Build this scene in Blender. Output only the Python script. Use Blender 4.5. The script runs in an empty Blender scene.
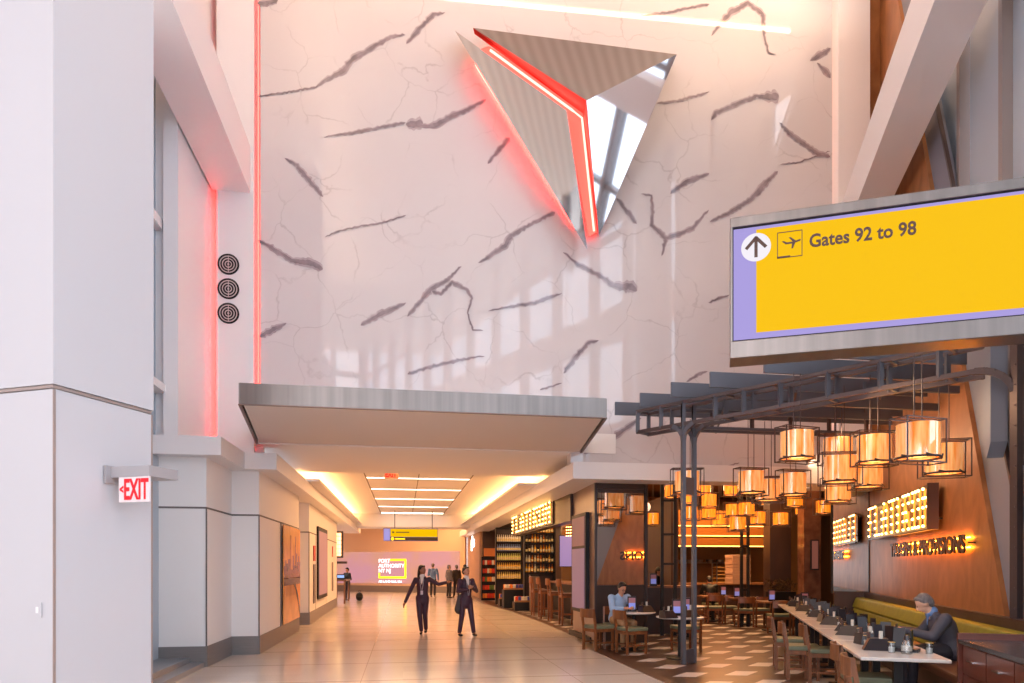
import bpy, bmesh, math, random
EXPO = 0.65
from mathutils import Vector, Matrix
random.seed(7)
R = math.radians
col = bpy.context.scene.collection
# ---------------------------------------------------------------- camera maths
F, CX, HY, H = 683.0, 512.0, 566.0, 1.65
T = math.atan(109/683); S, C = math.sin(T), math.cos(T)
A = R(25.87); SA, CA = math.sin(A), math.cos(A)      # second axis of the hall
def at(px, py, d):
    xr = (px-CX)/F
    return Vector((d*(S+xr*C), d*(C-xr*S), H+d*(HY-py)/F))
def fl(px, py, z=0.0): return at(px, py, (H-z)*F/(py-HY))
def yp(px, py, Y):
    xr = (px-CX)/F; return at(px, py, Y/(C-xr*S))
def up(px, py, u):
    xr = (px-CX)/F; dx, dy = S+xr*C, C-xr*S
    return at(px, py, u/(dx*CA-dy*SA))
def xp(px, py, X):
    xr = (px-CX)/F; return at(px, py, X/(S+xr*C))
def uv(u, v, z=0.0): return Vector((u*CA+v*SA, -u*SA+v*CA, z))
def to_uv(p): return (p.x*CA-p.y*SA, p.x*SA+p.y*CA)
# ---------------------------------------------------------------- materials
MATS = {}
def srgb(c):
    return tuple(((v/12.92) if v <= .04045 else ((v+.055)/1.055)**2.4) for v in [x/255 for x in c])
def mat(name, c, rough=.5, metal=0., em=None, es=0., spec=.5, coat=0., noise=None, alpha=None, ior=None):
    if name in MATS: return MATS[name]
    m = bpy.data.materials.new(name); m.use_nodes = True
    nt = m.node_tree; b = nt.nodes['Principled BSDF']
    cc = srgb(c)
    b.inputs['Base Color'].default_value = (*cc, 1)
    b.inputs['Roughness'].default_value = rough
    b.inputs['Metallic'].default_value = metal
    b.inputs['Specular IOR Level'].default_value = spec
    if coat: b.inputs['Coat Weight'].default_value = coat; b.inputs['Coat Roughness'].default_value = .05
    if em is not None:
        b.inputs['Emission Color'].default_value = (*srgb(em), 1)
        b.inputs['Emission Strength'].default_value = es
    if noise:   # (scale, amount, stretch)
        sc, am, st = noise
        tc = nt.nodes.new('ShaderNodeTexCoord'); mp = nt.nodes.new('ShaderNodeMapping'); mp.inputs['Scale'].default_value = st
        n = nt.nodes.new('ShaderNodeTexNoise'); n.inputs['Scale'].default_value = sc; n.inputs['Detail'].default_value = 6
        r = nt.nodes.new('ShaderNodeValToRGB')
        r.color_ramp.elements[0].position = .3; r.color_ramp.elements[1].position = .7
        r.color_ramp.elements[0].color = (*[v*(1-am) for v in cc], 1)
        r.color_ramp.elements[1].color = (*[min(1, v*(1+am)) for v in cc], 1)
        L = nt.links
        L.new(tc.outputs['Object'], mp.inputs[0]); L.new(mp.outputs[0], n.inputs['Vector'])
        L.new(n.outputs['Fac'], r.inputs[0]); L.new(r.outputs[0], b.inputs['Base Color'])
    MATS[name] = m
    return m
WHITE = mat('white_panel', (232, 227, 228), .45)
WHITE2 = mat('white_paint', (238, 233, 231), .6)
COLW = mat('column_panel', (198, 193, 196), .45)
GREYPANEL = mat('blue_grey_aluminium', (176, 184, 194), .4, .1)
BASE = mat('baseboard_steel', (140, 134, 132), .4, .5, noise=(3, .06, (1, 1, 20)))
CSTEEL = mat('dim_brushed_steel', (132, 122, 117), .32, .8, noise=(2, .14, (5, 1, .15)))
STEEL = mat('brushed_steel', (170, 166, 164), .28, .9, noise=(2, .1, (6, 1, .2)))
SEAM = mat('dark_seam', (110, 100, 98), .6)
PEWTER = mat('painted_grey_steel', (88, 88, 96), .45, .3)
BRONZE = mat('bronze_steel', (84, 70, 68), .42, .6)
BLACK = mat('black_metal', (26, 23, 24), .5, .3)
DARKWOOD = mat('dark_brown_panel', (62, 42, 36), .4, noise=(2.5, .3, (1, 1, .25)))
WOOD = mat('chair_wood', (120, 70, 38), .4, noise=(9, .35, (1, 1, .2)))
TABLEWOOD = mat('table_wood', (130, 86, 56), .35, noise=(6, .3, (.3, 2, 1)))
CUSHION = mat('grey_green_leather', (112, 116, 92), .45)
OLIVE = mat('olive_velvet', (112, 116, 22), .55, noise=(7, .15, (1, 1, 1)))
LEATHER = mat('brown_leather', (92, 56, 40), .4)
TOP = mat('white_stone_top', (214, 206, 200), .2, noise=(3, .05, (1, 1, 1)))
MIRROR = mat('mirror_glass', (205, 200, 195), .02, 1.0)
CHROME = mat('chrome', (225, 225, 228), .12, 1.0)
ROSEWOOD = mat('cabinet_walnut', (100, 50, 38), .3, noise=(4, .25, (.3, .3, 3)))
DARKTOP = mat('dark_stone_top', (62, 54, 56), .25)
GLASS_CLEAR = None
def transp(name, c, f, rough=.03):
    m = bpy.data.materials.new(name); m.use_nodes = True; nt = m.node_tree; nt.nodes.clear()
    o = nt.nodes.new('ShaderNodeOutputMaterial'); mx = nt.nodes.new('ShaderNodeMixShader')
    t = nt.nodes.new('ShaderNodeBsdfTransparent'); g = nt.nodes.new('ShaderNodeBsdfGlossy')
    t.inputs[0].default_value = (*srgb(c), 1); g.inputs['Roughness'].default_value = rough
    mx.inputs[0].default_value = f
    nt.links.new(t.outputs[0], mx.inputs[1]); nt.links.new(g.outputs[0], mx.inputs[2]); nt.links.new(mx.outputs[0], o.inputs[0])
    MATS[name] = m; return m
GLASS = transp('window_glass', (232, 240, 246), .07)
TUMBLER = transp('drinking_glass', (235, 238, 238), .16, .05)
def emis(name, c, s):
    return mat(name, (10, 10, 10) if s > 3 else c, .5, em=c, es=s)
def marble_mat():
    m = bpy.data.materials.new('veined_marble'); m.use_nodes = True; nt = m.node_tree; b = nt.nodes['Principled BSDF']; L = nt.links
    tc = nt.nodes.new('ShaderNodeTexCoord')
    nz = nt.nodes.new('ShaderNodeTexNoise'); nz.inputs['Scale'].default_value = .9; nz.inputs['Detail'].default_value = 7
    L.new(tc.outputs['Object'], nz.inputs['Vector'])
    ad = nt.nodes.new('ShaderNodeMixRGB'); ad.blend_type = 'ADD'; ad.inputs[0].default_value = 1.1
    L.new(tc.outputs['Object'], ad.inputs[1]); L.new(nz.outputs['Color'], ad.inputs[2])
    vo = nt.nodes.new('ShaderNodeTexVoronoi'); vo.feature = 'DISTANCE_TO_EDGE'; vo.inputs['Scale'].default_value = .85
    L.new(ad.outputs[0], vo.inputs['Vector'])
    r = nt.nodes.new('ShaderNodeValToRGB'); r.color_ramp.elements[0].position = 0; r.color_ramp.elements[1].position = .014
    r.color_ramp.elements[0].color = (1, 1, 1, 1); r.color_ramp.elements[1].color = (0, 0, 0, 1)
    L.new(vo.outputs['Distance'], r.inputs[0])
    n2 = nt.nodes.new('ShaderNodeTexNoise'); n2.inputs['Scale'].default_value = 1.3; n2.inputs['Detail'].default_value = 3
    L.new(tc.outputs['Object'], n2.inputs['Vector'])
    r2 = nt.nodes.new('ShaderNodeValToRGB'); r2.color_ramp.elements[0].position = .42; r2.color_ramp.elements[1].position = .62
    L.new(n2.outputs['Fac'], r2.inputs[0])
    mu = nt.nodes.new('ShaderNodeMath'); mu.operation = 'MULTIPLY'
    L.new(r.outputs[0], mu.inputs[0]); L.new(r2.outputs[0], mu.inputs[1])
    m2 = nt.nodes.new('ShaderNodeMath'); m2.operation = 'MULTIPLY'; m2.inputs[1].default_value = .4
    L.new(mu.outputs[0], m2.inputs[0])
    n3 = nt.nodes.new('ShaderNodeTexNoise'); n3.inputs['Scale'].default_value = .5; n3.inputs['Detail'].default_value = 5
    L.new(tc.outputs['Object'], n3.inputs['Vector'])
    base = nt.nodes.new('ShaderNodeMixRGB'); base.inputs[1].default_value = (*srgb((216, 210, 211)), 1); base.inputs[2].default_value = (*srgb((204, 196, 198)), 1)
    L.new(n3.outputs['Fac'], base.inputs[0])
    mx = nt.nodes.new('ShaderNodeMixRGB'); mx.inputs[2].default_value = (*srgb((150, 138, 140)), 1)
    L.new(m2.outputs[0], mx.inputs[0]); L.new(base.outputs[0], mx.inputs[1]); L.new(mx.outputs[0], b.inputs['Base Color'])
    b.inputs['Roughness'].default_value = .03; b.inputs['Specular IOR Level'].default_value = .65
    return m
MARBLE = marble_mat()
VEIN = mat('marble_vein', (142, 128, 134), .06, spec=.65, noise=(5, .28, (1, 1, 1)))
VEIN_EDGE = mat('marble_vein_light', (178, 164, 168), .06, spec=.65, noise=(7, .15, (1, 1, 1)))
def terrazzo():
    m = bpy.data.materials.new('terrazzo'); m.use_nodes = True; nt = m.node_tree; b = nt.nodes['Principled BSDF']; L = nt.links
    tc = nt.nodes.new('ShaderNodeTexCoord'); sp = nt.nodes.new('ShaderNodeSeparateXYZ'); L.new(tc.outputs['Object'], sp.inputs[0])
    def joint(out, period, off, w):
        a = nt.nodes.new('ShaderNodeMath'); a.operation = 'ADD'; a.inputs[1].default_value = off; L.new(out, a.inputs[0])
        d = nt.nodes.new('ShaderNodeMath'); d.operation = 'DIVIDE'; d.inputs[1].default_value = period; L.new(a.outputs[0], d.inputs[0])
        f = nt.nodes.new('ShaderNodeMath'); f.operation = 'FRACT'; L.new(d.outputs[0], f.inputs[0])
        l = nt.nodes.new('ShaderNodeMath'); l.operation = 'LESS_THAN'; l.inputs[1].default_value = w/period; L.new(f.outputs[0], l.inputs[0])
        return l.outputs[0]
    j1 = joint(sp.outputs[1], 1.8, 100*1.8-11.8, .045); j2 = joint(sp.outputs[0], 3.1, 31.6, .012)
    mxj = nt.nodes.new('ShaderNodeMath'); mxj.operation = 'MAXIMUM'; L.new(j1, mxj.inputs[0]); L.new(j2, mxj.inputs[1])
    sn = nt.nodes.new('ShaderNodeVectorMath'); sn.operation = 'SNAP'; sn.inputs[1].default_value = (1.55, .6, 10); L.new(tc.outputs['Object'], sn.inputs[0])
    wn = nt.nodes.new('ShaderNodeTexWhiteNoise'); L.new(sn.outputs[0], wn.inputs['Vector'])
    n = nt.nodes.new('ShaderNodeTexNoise'); n.inputs['Scale'].default_value = 40; n.inputs['Detail'].default_value = 4; L.new(tc.outputs['Object'], n.inputs['Vector'])
    mu = nt.nodes.new('ShaderNodeMath'); mu.operation = 'MULTIPLY_ADD'; mu.inputs[1].default_value = .35; L.new(wn.outputs[0], mu.inputs[0]); L.new(n.outputs['Fac'], mu.inputs[2])
    base = nt.nodes.new('ShaderNodeMixRGB'); base.inputs[1].default_value = (*srgb((196, 186, 178)), 1); base.inputs[2].default_value = (*srgb((220, 210, 200)), 1)
    L.new(mu.outputs[0], base.inputs[0])
    mx = nt.nodes.new('ShaderNodeMixRGB'); mx.inputs[2].default_value = (*srgb((150, 134, 124)), 1)
    jj = nt.nodes.new('ShaderNodeMath'); jj.operation = 'MULTIPLY'; jj.inputs[1].default_value = .75; L.new(mxj.outputs[0], jj.inputs[0])
    L.new(jj.outputs[0], mx.inputs[0]); L.new(base.outputs[0], mx.inputs[1]); L.new(mx.outputs[0], b.inputs['Base Color'])
    b.inputs['Roughness'].default_value = .16; b.inputs['Specular IOR Level'].default_value = .6
    return m
def tilefloor():
    # brown planks with white skewed tiles on a square lattice
    m = bpy.data.materials.new('restaurant_tiles'); m.use_nodes = True; nt = m.node_tree; b = nt.nodes['Principled BSDF']; L = nt.links
    tc = nt.nodes.new('ShaderNodeTexCoord'); sp = nt.nodes.new('ShaderNodeSeparateXYZ'); L.new(tc.outputs['Object'], sp.inputs[0])
    def M(op, a, b_=None, c_=None):
        n = nt.nodes.new('ShaderNodeMath'); n.operation = op
        for i, v in enumerate((a, b_, c_)):
            if v is None: continue
            if isinstance(v, (int, float)): n.inputs[i].default_value = v
            else: L.new(v, n.inputs[i])
        return n.outputs[0]
    P = .82
    fx = M('SUBTRACT', M('MODULO', M('ADD', sp.outputs[0], 100*P-4.32+P/2), P), P/2)
    fy = M('SUBTRACT', M('MODULO', M('ADD', sp.outputs[1], 100*P-9.82+P/2), P), P/2)
    # basis e1=(.36,.34) e2=(.30,-.09)
    e1, e2 = (.37, .35), (.32, -.10); det = e1[0]*e2[1]-e1[1]*e2[0]
    a = M('ADD', M('MULTIPLY', fx, e2[1]/det), M('MULTIPLY', fy, -e2[0]/det))
    c = M('ADD', M('MULTIPLY', fx, -e1[1]/det), M('MULTIPLY', fy, e1[0]/det))
    ins = M('MULTIPLY', M('LESS_THAN', M('ABSOLUTE', a), .5), M('LESS_THAN', M('ABSOLUTE', c), .5))
    # plank variation
    sn = nt.nodes.new('ShaderNodeVectorMath'); sn.operation = 'SNAP'; sn.inputs[1].default_value = (.41, .205, 10); L.new(tc.outputs['Object'], sn.inputs[0])
    wn = nt.nodes.new('ShaderNodeTexWhiteNoise'); L.new(sn.outputs[0], wn.inputs['Vector'])
    br = nt.nodes.new('ShaderNodeMixRGB'); br.inputs[1].default_value = (*srgb((58, 40, 34)), 1); br.inputs[2].default_value = (*srgb((90, 64, 52)), 1)
    L.new(wn.outputs[0], br.inputs[0])
    mx = nt.nodes.new('ShaderNodeMixRGB'); mx.inputs[2].default_value = (*srgb((212, 200, 192)), 1)
    L.new(ins, mx.inputs[0]); L.new(br.outputs[0], mx.inputs[1]); L.new(mx.outputs[0], b.inputs['Base Color'])
    b.inputs['Roughness'].default_value = .28
    return m
def woodwall():
    m = bpy.data.materials.new('brown_stained_panel'); m.use_nodes = True; nt = m.node_tree; b = nt.nodes['Principled BSDF']; L = nt.links
    tc = nt.nodes.new('ShaderNodeTexCoord'); mp = nt.nodes.new('ShaderNodeMapping'); mp.inputs['Scale'].default_value = (1, 1, .55)
    L.new(tc.outputs['Object'], mp.inputs[0])
    n = nt.nodes.new('ShaderNodeTexNoise'); n.inputs['Scale'].default_value = 2.2; n.inputs['Detail'].default_value = 9; n.inputs['Distortion'].default_value = 1.2
    L.new(mp.outputs[0], n.inputs['Vector'])
    r = nt.nodes.new('ShaderNodeValToRGB'); r.color_ramp.elements[0].position = .3; r.color_ramp.elements[1].position = .75
    r.color_ramp.elements[0].color = (*srgb((136, 84, 46)), 1); r.color_ramp.elements[1].color = (*srgb((178, 118, 72)), 1)
    L.new(n.outputs['Fac'], r.inputs[0]); L.new(r.outputs[0], b.inputs['Base Color']); b.inputs['Roughness'].default_value = .45
    return m
def slats():
    m = bpy.data.materials.new('ceiling_wood_slats'); m.use_nodes = True; nt = m.node_tree; b = nt.nodes['Principled BSDF']; L = nt.links
    tc = nt.nodes.new('ShaderNodeTexCoord'); w = nt.nodes.new('ShaderNodeTexWave'); w.bands_direction = 'X'; w.inputs['Scale'].default_value = 1.2; w.inputs['Distortion'].default_value = .6
    L.new(tc.outputs['Object'], w.inputs['Vector'])
    r = nt.nodes.new('ShaderNodeValToRGB'); r.color_ramp.elements[0].color = (*srgb((214, 190, 168)), 1); r.color_ramp.elements[1].color = (*srgb((230, 206, 184)), 1)
    L.new(w.outputs['Fac'], r.inputs[0]); L.new(r.outputs[0], b.inputs['Base Color']); b.inputs['Roughness'].default_value = .5
    return m
# ---------------------------------------------------------------- mesh builder
class MB:
    def __init__(s): s.v = []; s.f = []; s.m = []; s.cm = 0
    def add(s, vs, fs):
        o = len(s.v); s.v += [tuple(v) for v in vs]
        for f in fs: s.f.append([i+o for i in f]); s.m.append(s.cm)
        return s
    def box(s, x0, y0, z0, x1, y1, z1, M=None):
        vs = [Vector((x, y, z)) for z in (z0, z1) for y in (y0, y1) for x in (x0, x1)]
        if M: vs = [M @ v for v in vs]
        return s.add(vs, [(0, 2, 3, 1), (4, 5, 7, 6), (0, 1, 5, 4), (2, 6, 7, 3), (0, 4, 6, 2), (1, 3, 7, 5)])
    def cbox(s, c, d, M=None):
        return s.box(c[0]-d[0]/2, c[1]-d[1]/2, c[2]-d[2]/2, c[0]+d[0]/2, c[1]+d[1]/2, c[2]+d[2]/2, M)
    def prism(s, pts, off):   # polygon pts (3d) extruded by vector off
        n = len(pts); off = Vector(off); p = [Vector(q) for q in pts]
        vs = p+[q+off for q in p]
        return s.add(vs, [list(range(n))[::-1], list(range(n, 2*n))]+[(i, (i+1) % n, (i+1) % n+n, i+n) for i in range(n)])
    def ext(s, xy, z0, z1):
        return s.prism([(x, y, z0) for x, y in xy], (0, 0, z1-z0))
    def bar(s, p0, p1, w, h):   # rectangular bar between two points
        p0, p1 = Vector(p0), Vector(p1); d = (p1-p0).normalized()
        upv = Vector((0, 0, 1)) if abs(d.z) < .95 else Vector((0, 1, 0))
        a = d.cross(upv).normalized()*w/2; b = a.normalized().cross(d).normalized()*h/2
        vs = [p+q for p in (p0, p1) for q in (-a-b, a-b, a+b, -a+b)]
        return s.add(vs, [(0, 1, 2, 3), (7, 6, 5, 4), (0, 4, 5, 1), (1, 5, 6, 2), (2, 6, 7, 3), (3, 7, 4, 0)])
    def tube(s, pts, r, n=8):
        pts = [Vector(p) for p in pts]; rings = []
        prev = None
        for i, p in enumerate(pts):
            d = (pts[min(i+1, len(pts)-1)]-pts[max(i-1, 0)]).normalized()
            upv = Vector((0, 0, 1)) if abs(d.z) < .9 else Vector((0, 1, 0))
            a = d.cross(upv).normalized(); b = a.cross(d)
            rr = r[i] if isinstance(r, (list, tuple)) else r
            rings.append([p+(a*math.cos(t)+b*math.sin(t))*rr for t in [2*math.pi*k/n for k in range(n)]])
        vs = [v for q in rings for v in q]; fs = []
        for i in range(len(rings)-1):
            for k in range(n):
                fs.append((i*n+k, i*n+(k+1) % n, (i+1)*n+(k+1) % n, (i+1)*n+k))
        fs.append(list(range(n))[::-1]); fs.append([(len(rings)-1)*n+k for k in range(n)])
        return s.add(vs, fs)
    def lathe(s, prof, c=(0, 0, 0), n=16, sx=1, sy=1, closed=True):
        vs = []; fs = []
        for r, z in prof:
            for k in range(n):
                t = 2*math.pi*k/n; vs.append((c[0]+r*math.cos(t)*sx, c[1]+r*math.sin(t)*sy, c[2]+z))
        for i in range(len(prof)-1):
            for k in range(n): fs.append((i*n+k, i*n+(k+1) % n, (i+1)*n+(k+1) % n, (i+1)*n+k))
        if closed: fs.append(list(range(n))[::-1]); fs.append([(len(prof)-1)*n+k for k in range(n)])
        return s.add(vs, fs)
    def ball(s, c, r, n=12, M=None):
        if not isinstance(r, (tuple, list)): r = (r, r, r)
        h = max(4, n//2); vs = []; fs = []
        c = Vector(c)
        def tr(v): return (M @ v if M else v)+c
        vs.append(tr(Vector((0, 0, -r[2]))))
        for i in range(1, h):
            ph = -math.pi/2+math.pi*i/h
            for k in range(n):
                t = 2*math.pi*k/n; vs.append(tr(Vector((r[0]*math.cos(ph)*math.cos(t), r[1]*math.cos(ph)*math.sin(t), r[2]*math.sin(ph)))))
        vs.append(tr(Vector((0, 0, r[2])))); top = len(vs)-1
        for k in range(n): fs.append((0, 1+(k+1) % n, 1+k))
        for i in range(h-2):
            for k in range(n): fs.append((1+i*n+k, 1+i*n+(k+1) % n, 1+(i+1)*n+(k+1) % n, 1+(i+1)*n+k))
        for k in range(n): fs.append((top, 1+(h-2)*n+k, 1+(h-2)*n+(k+1) % n))
        return s.add(vs, fs)
    def cap(s, p0, p1, r0, r1, n=12, fx=1.0, fy=1.0, axis=None):
        """tapered capsule; fx/fy flatten along world x / y when the capsule is roughly vertical"""
        p0, p1 = Vector(p0), Vector(p1); d = p1-p0; L = d.length or 1e-5; d = d/L
        upv = Vector((0, 1, 0)) if abs(d.y) < .9 else Vector((1, 0, 0))
        a = upv.cross(d).normalized(); b = d.cross(a).normalized()
        rings = []
        for ph in (-80, -50, -20): rings.append((p0+d*r0*math.sin(R(ph)), r0*math.cos(R(ph))))
        for t in (0, .25, .5, .75, 1): rings.append((p0+d*L*t, r0+(r1-r0)*t))
        for ph in (20, 50, 80): rings.append((p1+d*r1*math.sin(R(ph)), r1*math.cos(R(ph))))
        vs = []; fs = []
        for c_, r_ in rings:
            for k in range(n):
                t = 2*math.pi*k/n; vs.append(c_+a*math.cos(t)*r_*fx+b*math.sin(t)*r_*fy)
        for i in range(len(rings)-1):
            for k in range(n): fs.append((i*n+k, i*n+(k+1) % n, (i+1)*n+(k+1) % n, (i+1)*n+k))
        fs.append(list(range(n))[::-1]); fs.append([(len(rings)-1)*n+k for k in range(n)])
        return s.add(vs, fs)
    def build(s, name, m=None, parent=None, smooth=False, loc=None, rz=None):
        me = bpy.data.meshes.new(name); me.from_pydata(s.v, [], s.f)
        ms = m if isinstance(m, (list, tuple)) else [m]
        for q in ms: me.materials.append(q)
        for i, p in enumerate(me.polygons): p.material_index = min(s.m[i], len(ms)-1)
        bm = bmesh.new(); bm.from_mesh(me); bmesh.ops.recalc_face_normals(bm, faces=bm.faces); bm.to_mesh(me); bm.free()
        if smooth:
            for p in me.polygons: p.use_smooth = True
            me.set_sharp_from_angle(angle=R(38))
        o = bpy.data.objects.new(name, me); col.objects.link(o)
        if parent is not None: o.parent = parent
        if loc is not None: o.location = loc
        if rz is not None: o.rotation_euler = (0, 0, rz)
        return o
def tag(o, label=None, cat=None, group=None, kind=None):
    if label: o['label'] = label
    if cat: o['category'] = cat
    if group: o['group'] = group
    if kind: o['kind'] = kind
    return o
def thing(name, label, cat, loc=(0, 0, 0), rz=0., group=None):
    o = bpy.data.objects.new(name, None); col.objects.link(o); o.empty_display_size = .1
    o.location = loc; o.rotation_euler = (0, 0, rz)
    return tag(o, label, cat, group)
def struct(name, mb, m, smooth=False):
    return tag(mb.build(name, m, None, smooth), kind='structure')
def copy_tree(o, parent=None):
    c = o.copy(); col.objects.link(c)
    if parent is not None: c.parent = parent
    for ch in list(o.children): copy_tree(ch, c)
    return c
def dup(o, loc, rz=None, label=None, group=None, scale=None):
    c = copy_tree(o); c.location = loc
    if rz is not None: c.rotation_euler = (0, 0, rz)
    if label: c['label'] = label
    if group: c['group'] = group
    if scale: c.scale = (scale,)*3 if isinstance(scale, (int, float)) else scale
    return c
def bevel(o, w=.01, seg=2):
    b = o.modifiers.new('bevel', 'BEVEL'); b.width = w; b.segments = seg; b.limit_method = 'ANGLE'; return o
def text(name, body, size, m, parent, loc, rot, depth=.004, bold=0., align='LEFT', sx=1., spacing=1.):
    cu = bpy.data.curves.new(name, 'FONT'); cu.body = body; cu.size = size; cu.extrude = depth; cu.offset = bold; cu.align_x = align; cu.space_character = spacing
    cu.resolution_u = 3
    t = bpy.data.objects.new(name, cu); col.objects.link(t)
    dg = bpy.context.evaluated_depsgraph_get(); dg.update()
    me = bpy.data.meshes.new_from_object(t.evaluated_get(dg)); bpy.data.objects.remove(t)
    me.materials.clear(); me.materials.append(m)
    o = bpy.data.objects.new(name, me); col.objects.link(o)
    if parent is not None: o.parent = parent
    o.location = loc; o.rotation_euler = rot; o.scale = (sx, 1, 1)
    return o
ORD = ['first', 'second', 'third', 'fourth', 'fifth', 'sixth', 'seventh', 'eighth', 'ninth', 'tenth', 'eleventh', 'twelfth']
# ================================================================ SETTING
WALLU = 3.4
floor = struct('floor', MB().prism([(-14, -16, -.1), (3.65, -16, -.1), (3.65, 13.4, -.1), (3.98, 15.8, -.1), (4.0, 20, -.1), (3.87, 25, -.1), (3.44, 31, -.1), (3.44, 52, -.1), (-14, 52, -.1)], (0, 0, .1)), terrazzo())
floor2 = struct('floor', MB().prism([(3.65, -8, -.1), (22, -8, -.1), (22, 52, -.1), (3.44, 52, -.1), (3.44, 31, -.1), (3.87, 25, -.1), (4.0, 20, -.1), (3.98, 15.8, -.1), (3.65, 13.4, -.1)], (0, 0, .1)), tilefloor())
m_ = MB()
ed = [(3.65, -7), (3.65, 13.4), (3.98, 15.8), (4.0, 20), (3.87, 25), (3.44, 31)]
for a, b in zip(ed, ed[1:]): m_.bar((a[0]+.1, a[1], .002), (b[0]+.1, b[1], .002), .2, .006)
struct('trim_1', m_, mat('border_tile', (92, 66, 52), .3))
# --- left bay and corridor wall
foot = [(-3.9, 11.8), (-3.17, 11.8), (-3.15, 13.37), (-2.66, 13.37), (-2.62, 18.0), (-3.2, 18.0), (-3.2, 19.8), (-2.6, 19.8), (-2.7, 29), (-6, 29), (-6, 11.8)]
struct('wall_left', MB().ext(foot, 0, 3.42), WHITE2)
mb_ = MB(); ms_ = MB()
def off(a, b, k):
    d = Vector((b[0]-a[0], b[1]-a[1])).normalized(); n = Vector((d.y, -d.x))*k; return (a[0]+n.x, a[1]+n.y), (b[0]+n.x, b[1]+n.y)
for a, b in zip(foot[:8], foot[1:9]):
    p, q = off(a, b, .008)
    mb_.bar((*p, .17), (*q, .17), .02, .34)
    p, q = off(a, b, .0015)
    ms_.bar((*p, 2.6), (*q, 2.6), .01, .03)
for x, y, z0 in [(-3.17, 11.8, .34), (-2.66, 13.37, .34), (-2.64, 15.5, .34), (-2.62, 18, 0), (-2.6, 19.8, .34), (-2.62, 21.4, .34), (-2.66, 24.6, .34)]:
    ms_.cbox((x, y, (z0+2.6)/2), (.02, .02, 2.6-z0))
struct('baseboard_left', mb_, BASE); struct('trim_2', ms_, SEAM)
# cornice left, lip and cove
struct('trim_3', MB().ext([(-4.2, 11.5), (-2.87, 11.5), (-2.85, 13.05), (-2.29, 13.05), (-2.29, 38), (-4.2, 38)], 3.42, 3.72), WHITE)
struct('trim_4', MB().box(-2.34, 17.25, 3.72, -2.02, 34.5, 3.78).box(2.9, 17.25, 3.72, 3.42, 34.5, 3.78), WHITE2)
# right cornice
struct('trim_5', MB().ext([(3.36, 13.3), (10.24, 13.3), (10.9, 14.6), (9, 14.6), (9,13.95), (4.3, 13.95), (4.3, 41), (3.36, 41)], 3.40, 3.74), WHITE)
# corridor ceiling
m_ = MB().box(-3.2, 17.25, 4.25, 4.3, 34.5, 4.35).box(-6, 34.5, 3.6, 5, 36.5, 4.35).box(-6, 36.5, 4.25, 5, 52, 4.35)
m_.box(-3.2, 13.47, 3.95, 4.3, 17.25, 4.35)
m_.box(-3.2, 17.25, 3.72, -3.1, 34.5, 4.3).box(4.2, 17.25, 3.72, 4.3, 34.5, 4.3)
struct('ceiling', m_, WHITE2)
m_ = MB()
for y in (474.5, 487, 496.9, 504.8, 511, 516, 520.5):
    Y = 2.6*F/(HY-y)*C
m_.box(-1.09, 17.25, 4.243, -1.06, 34.4, 4.252).box(1.97, 17.25, 4.243, 2.0, 34.4, 4.252).box(.44, 17.25, 4.243, .46, 34.4, 4.252)
struct('trim_6', m_, mat('ceiling_groove', (120, 96, 80), .6))
LEDW = emis('warm_strip_light', (255, 206, 150), 9)
strip0 = None
for i, y in enumerate((475.5, 487, 496.9, 504.8, 511, 516, 520.5)):
    d = 2.6*F/(HY-y); Y = min(34, max(17.6, d*1.04))
    lab = 'white linear ceiling light across the corridor, '+('closest to the entrance soffit' if i == 0 else 'farthest down the corridor' if i == 6 else ORD[i]+' from the entrance soffit')
    if strip0 is None:
        strip0 = thing('ceiling_light', lab, 'light', (.455, Y, 4.25), 0, 'linear lights in the corridor ceiling')
        MB().box(-1.52, -.06, -.012, 1.52, .06, 0).build('light_frame', WHITE2, strip0); MB().box(-1.5, -.045, -.018, 1.5, .045, -.01).build('diffuser', emis('cool_strip_light', (255, 236, 214), 5), strip0)
    else: dup(strip0, (.455, Y, 4.25), None, lab)
# cove LED (real strip lights lying on the lips)
def arealight(name, loc, size, energy, color, rot, sy=None, spread=None):
    l = bpy.data.lights.new(name, 'AREA'); l.energy = energy; l.color = color; l.size = size
    if sy: l.shape = 'RECTANGLE'; l.size_y = sy
    if spread: l.spread = spread
    o = bpy.data.objects.new(name, l); col.objects.link(o); o.location = loc; o.rotation_euler = rot; return o
WARM = (1.0, .50, .17)
arealight('cove_light', (-2.5, 25.9, 3.8), .12, 250, WARM, (R(180), R(-18), 0), 17)
arealight('cove_light', (3.6, 25.9, 3.8), .12, 250, WARM, (R(180), R(18), 0), 17)
arealight('cove_light', (-.5, 37, 3.9), 8, 130, WARM, (R(180), 0, 0), .2)
arealight('corridor_downlight', (.5, 24, 4.2), 2.8, 330, (1, .5, .2), (0, 0, 0), 13)
arealight('corridor_downlight', (.5, 39.5, 4.2), 6, 190, (1, .5, .22), (0, 0, 0), 4)
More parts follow.
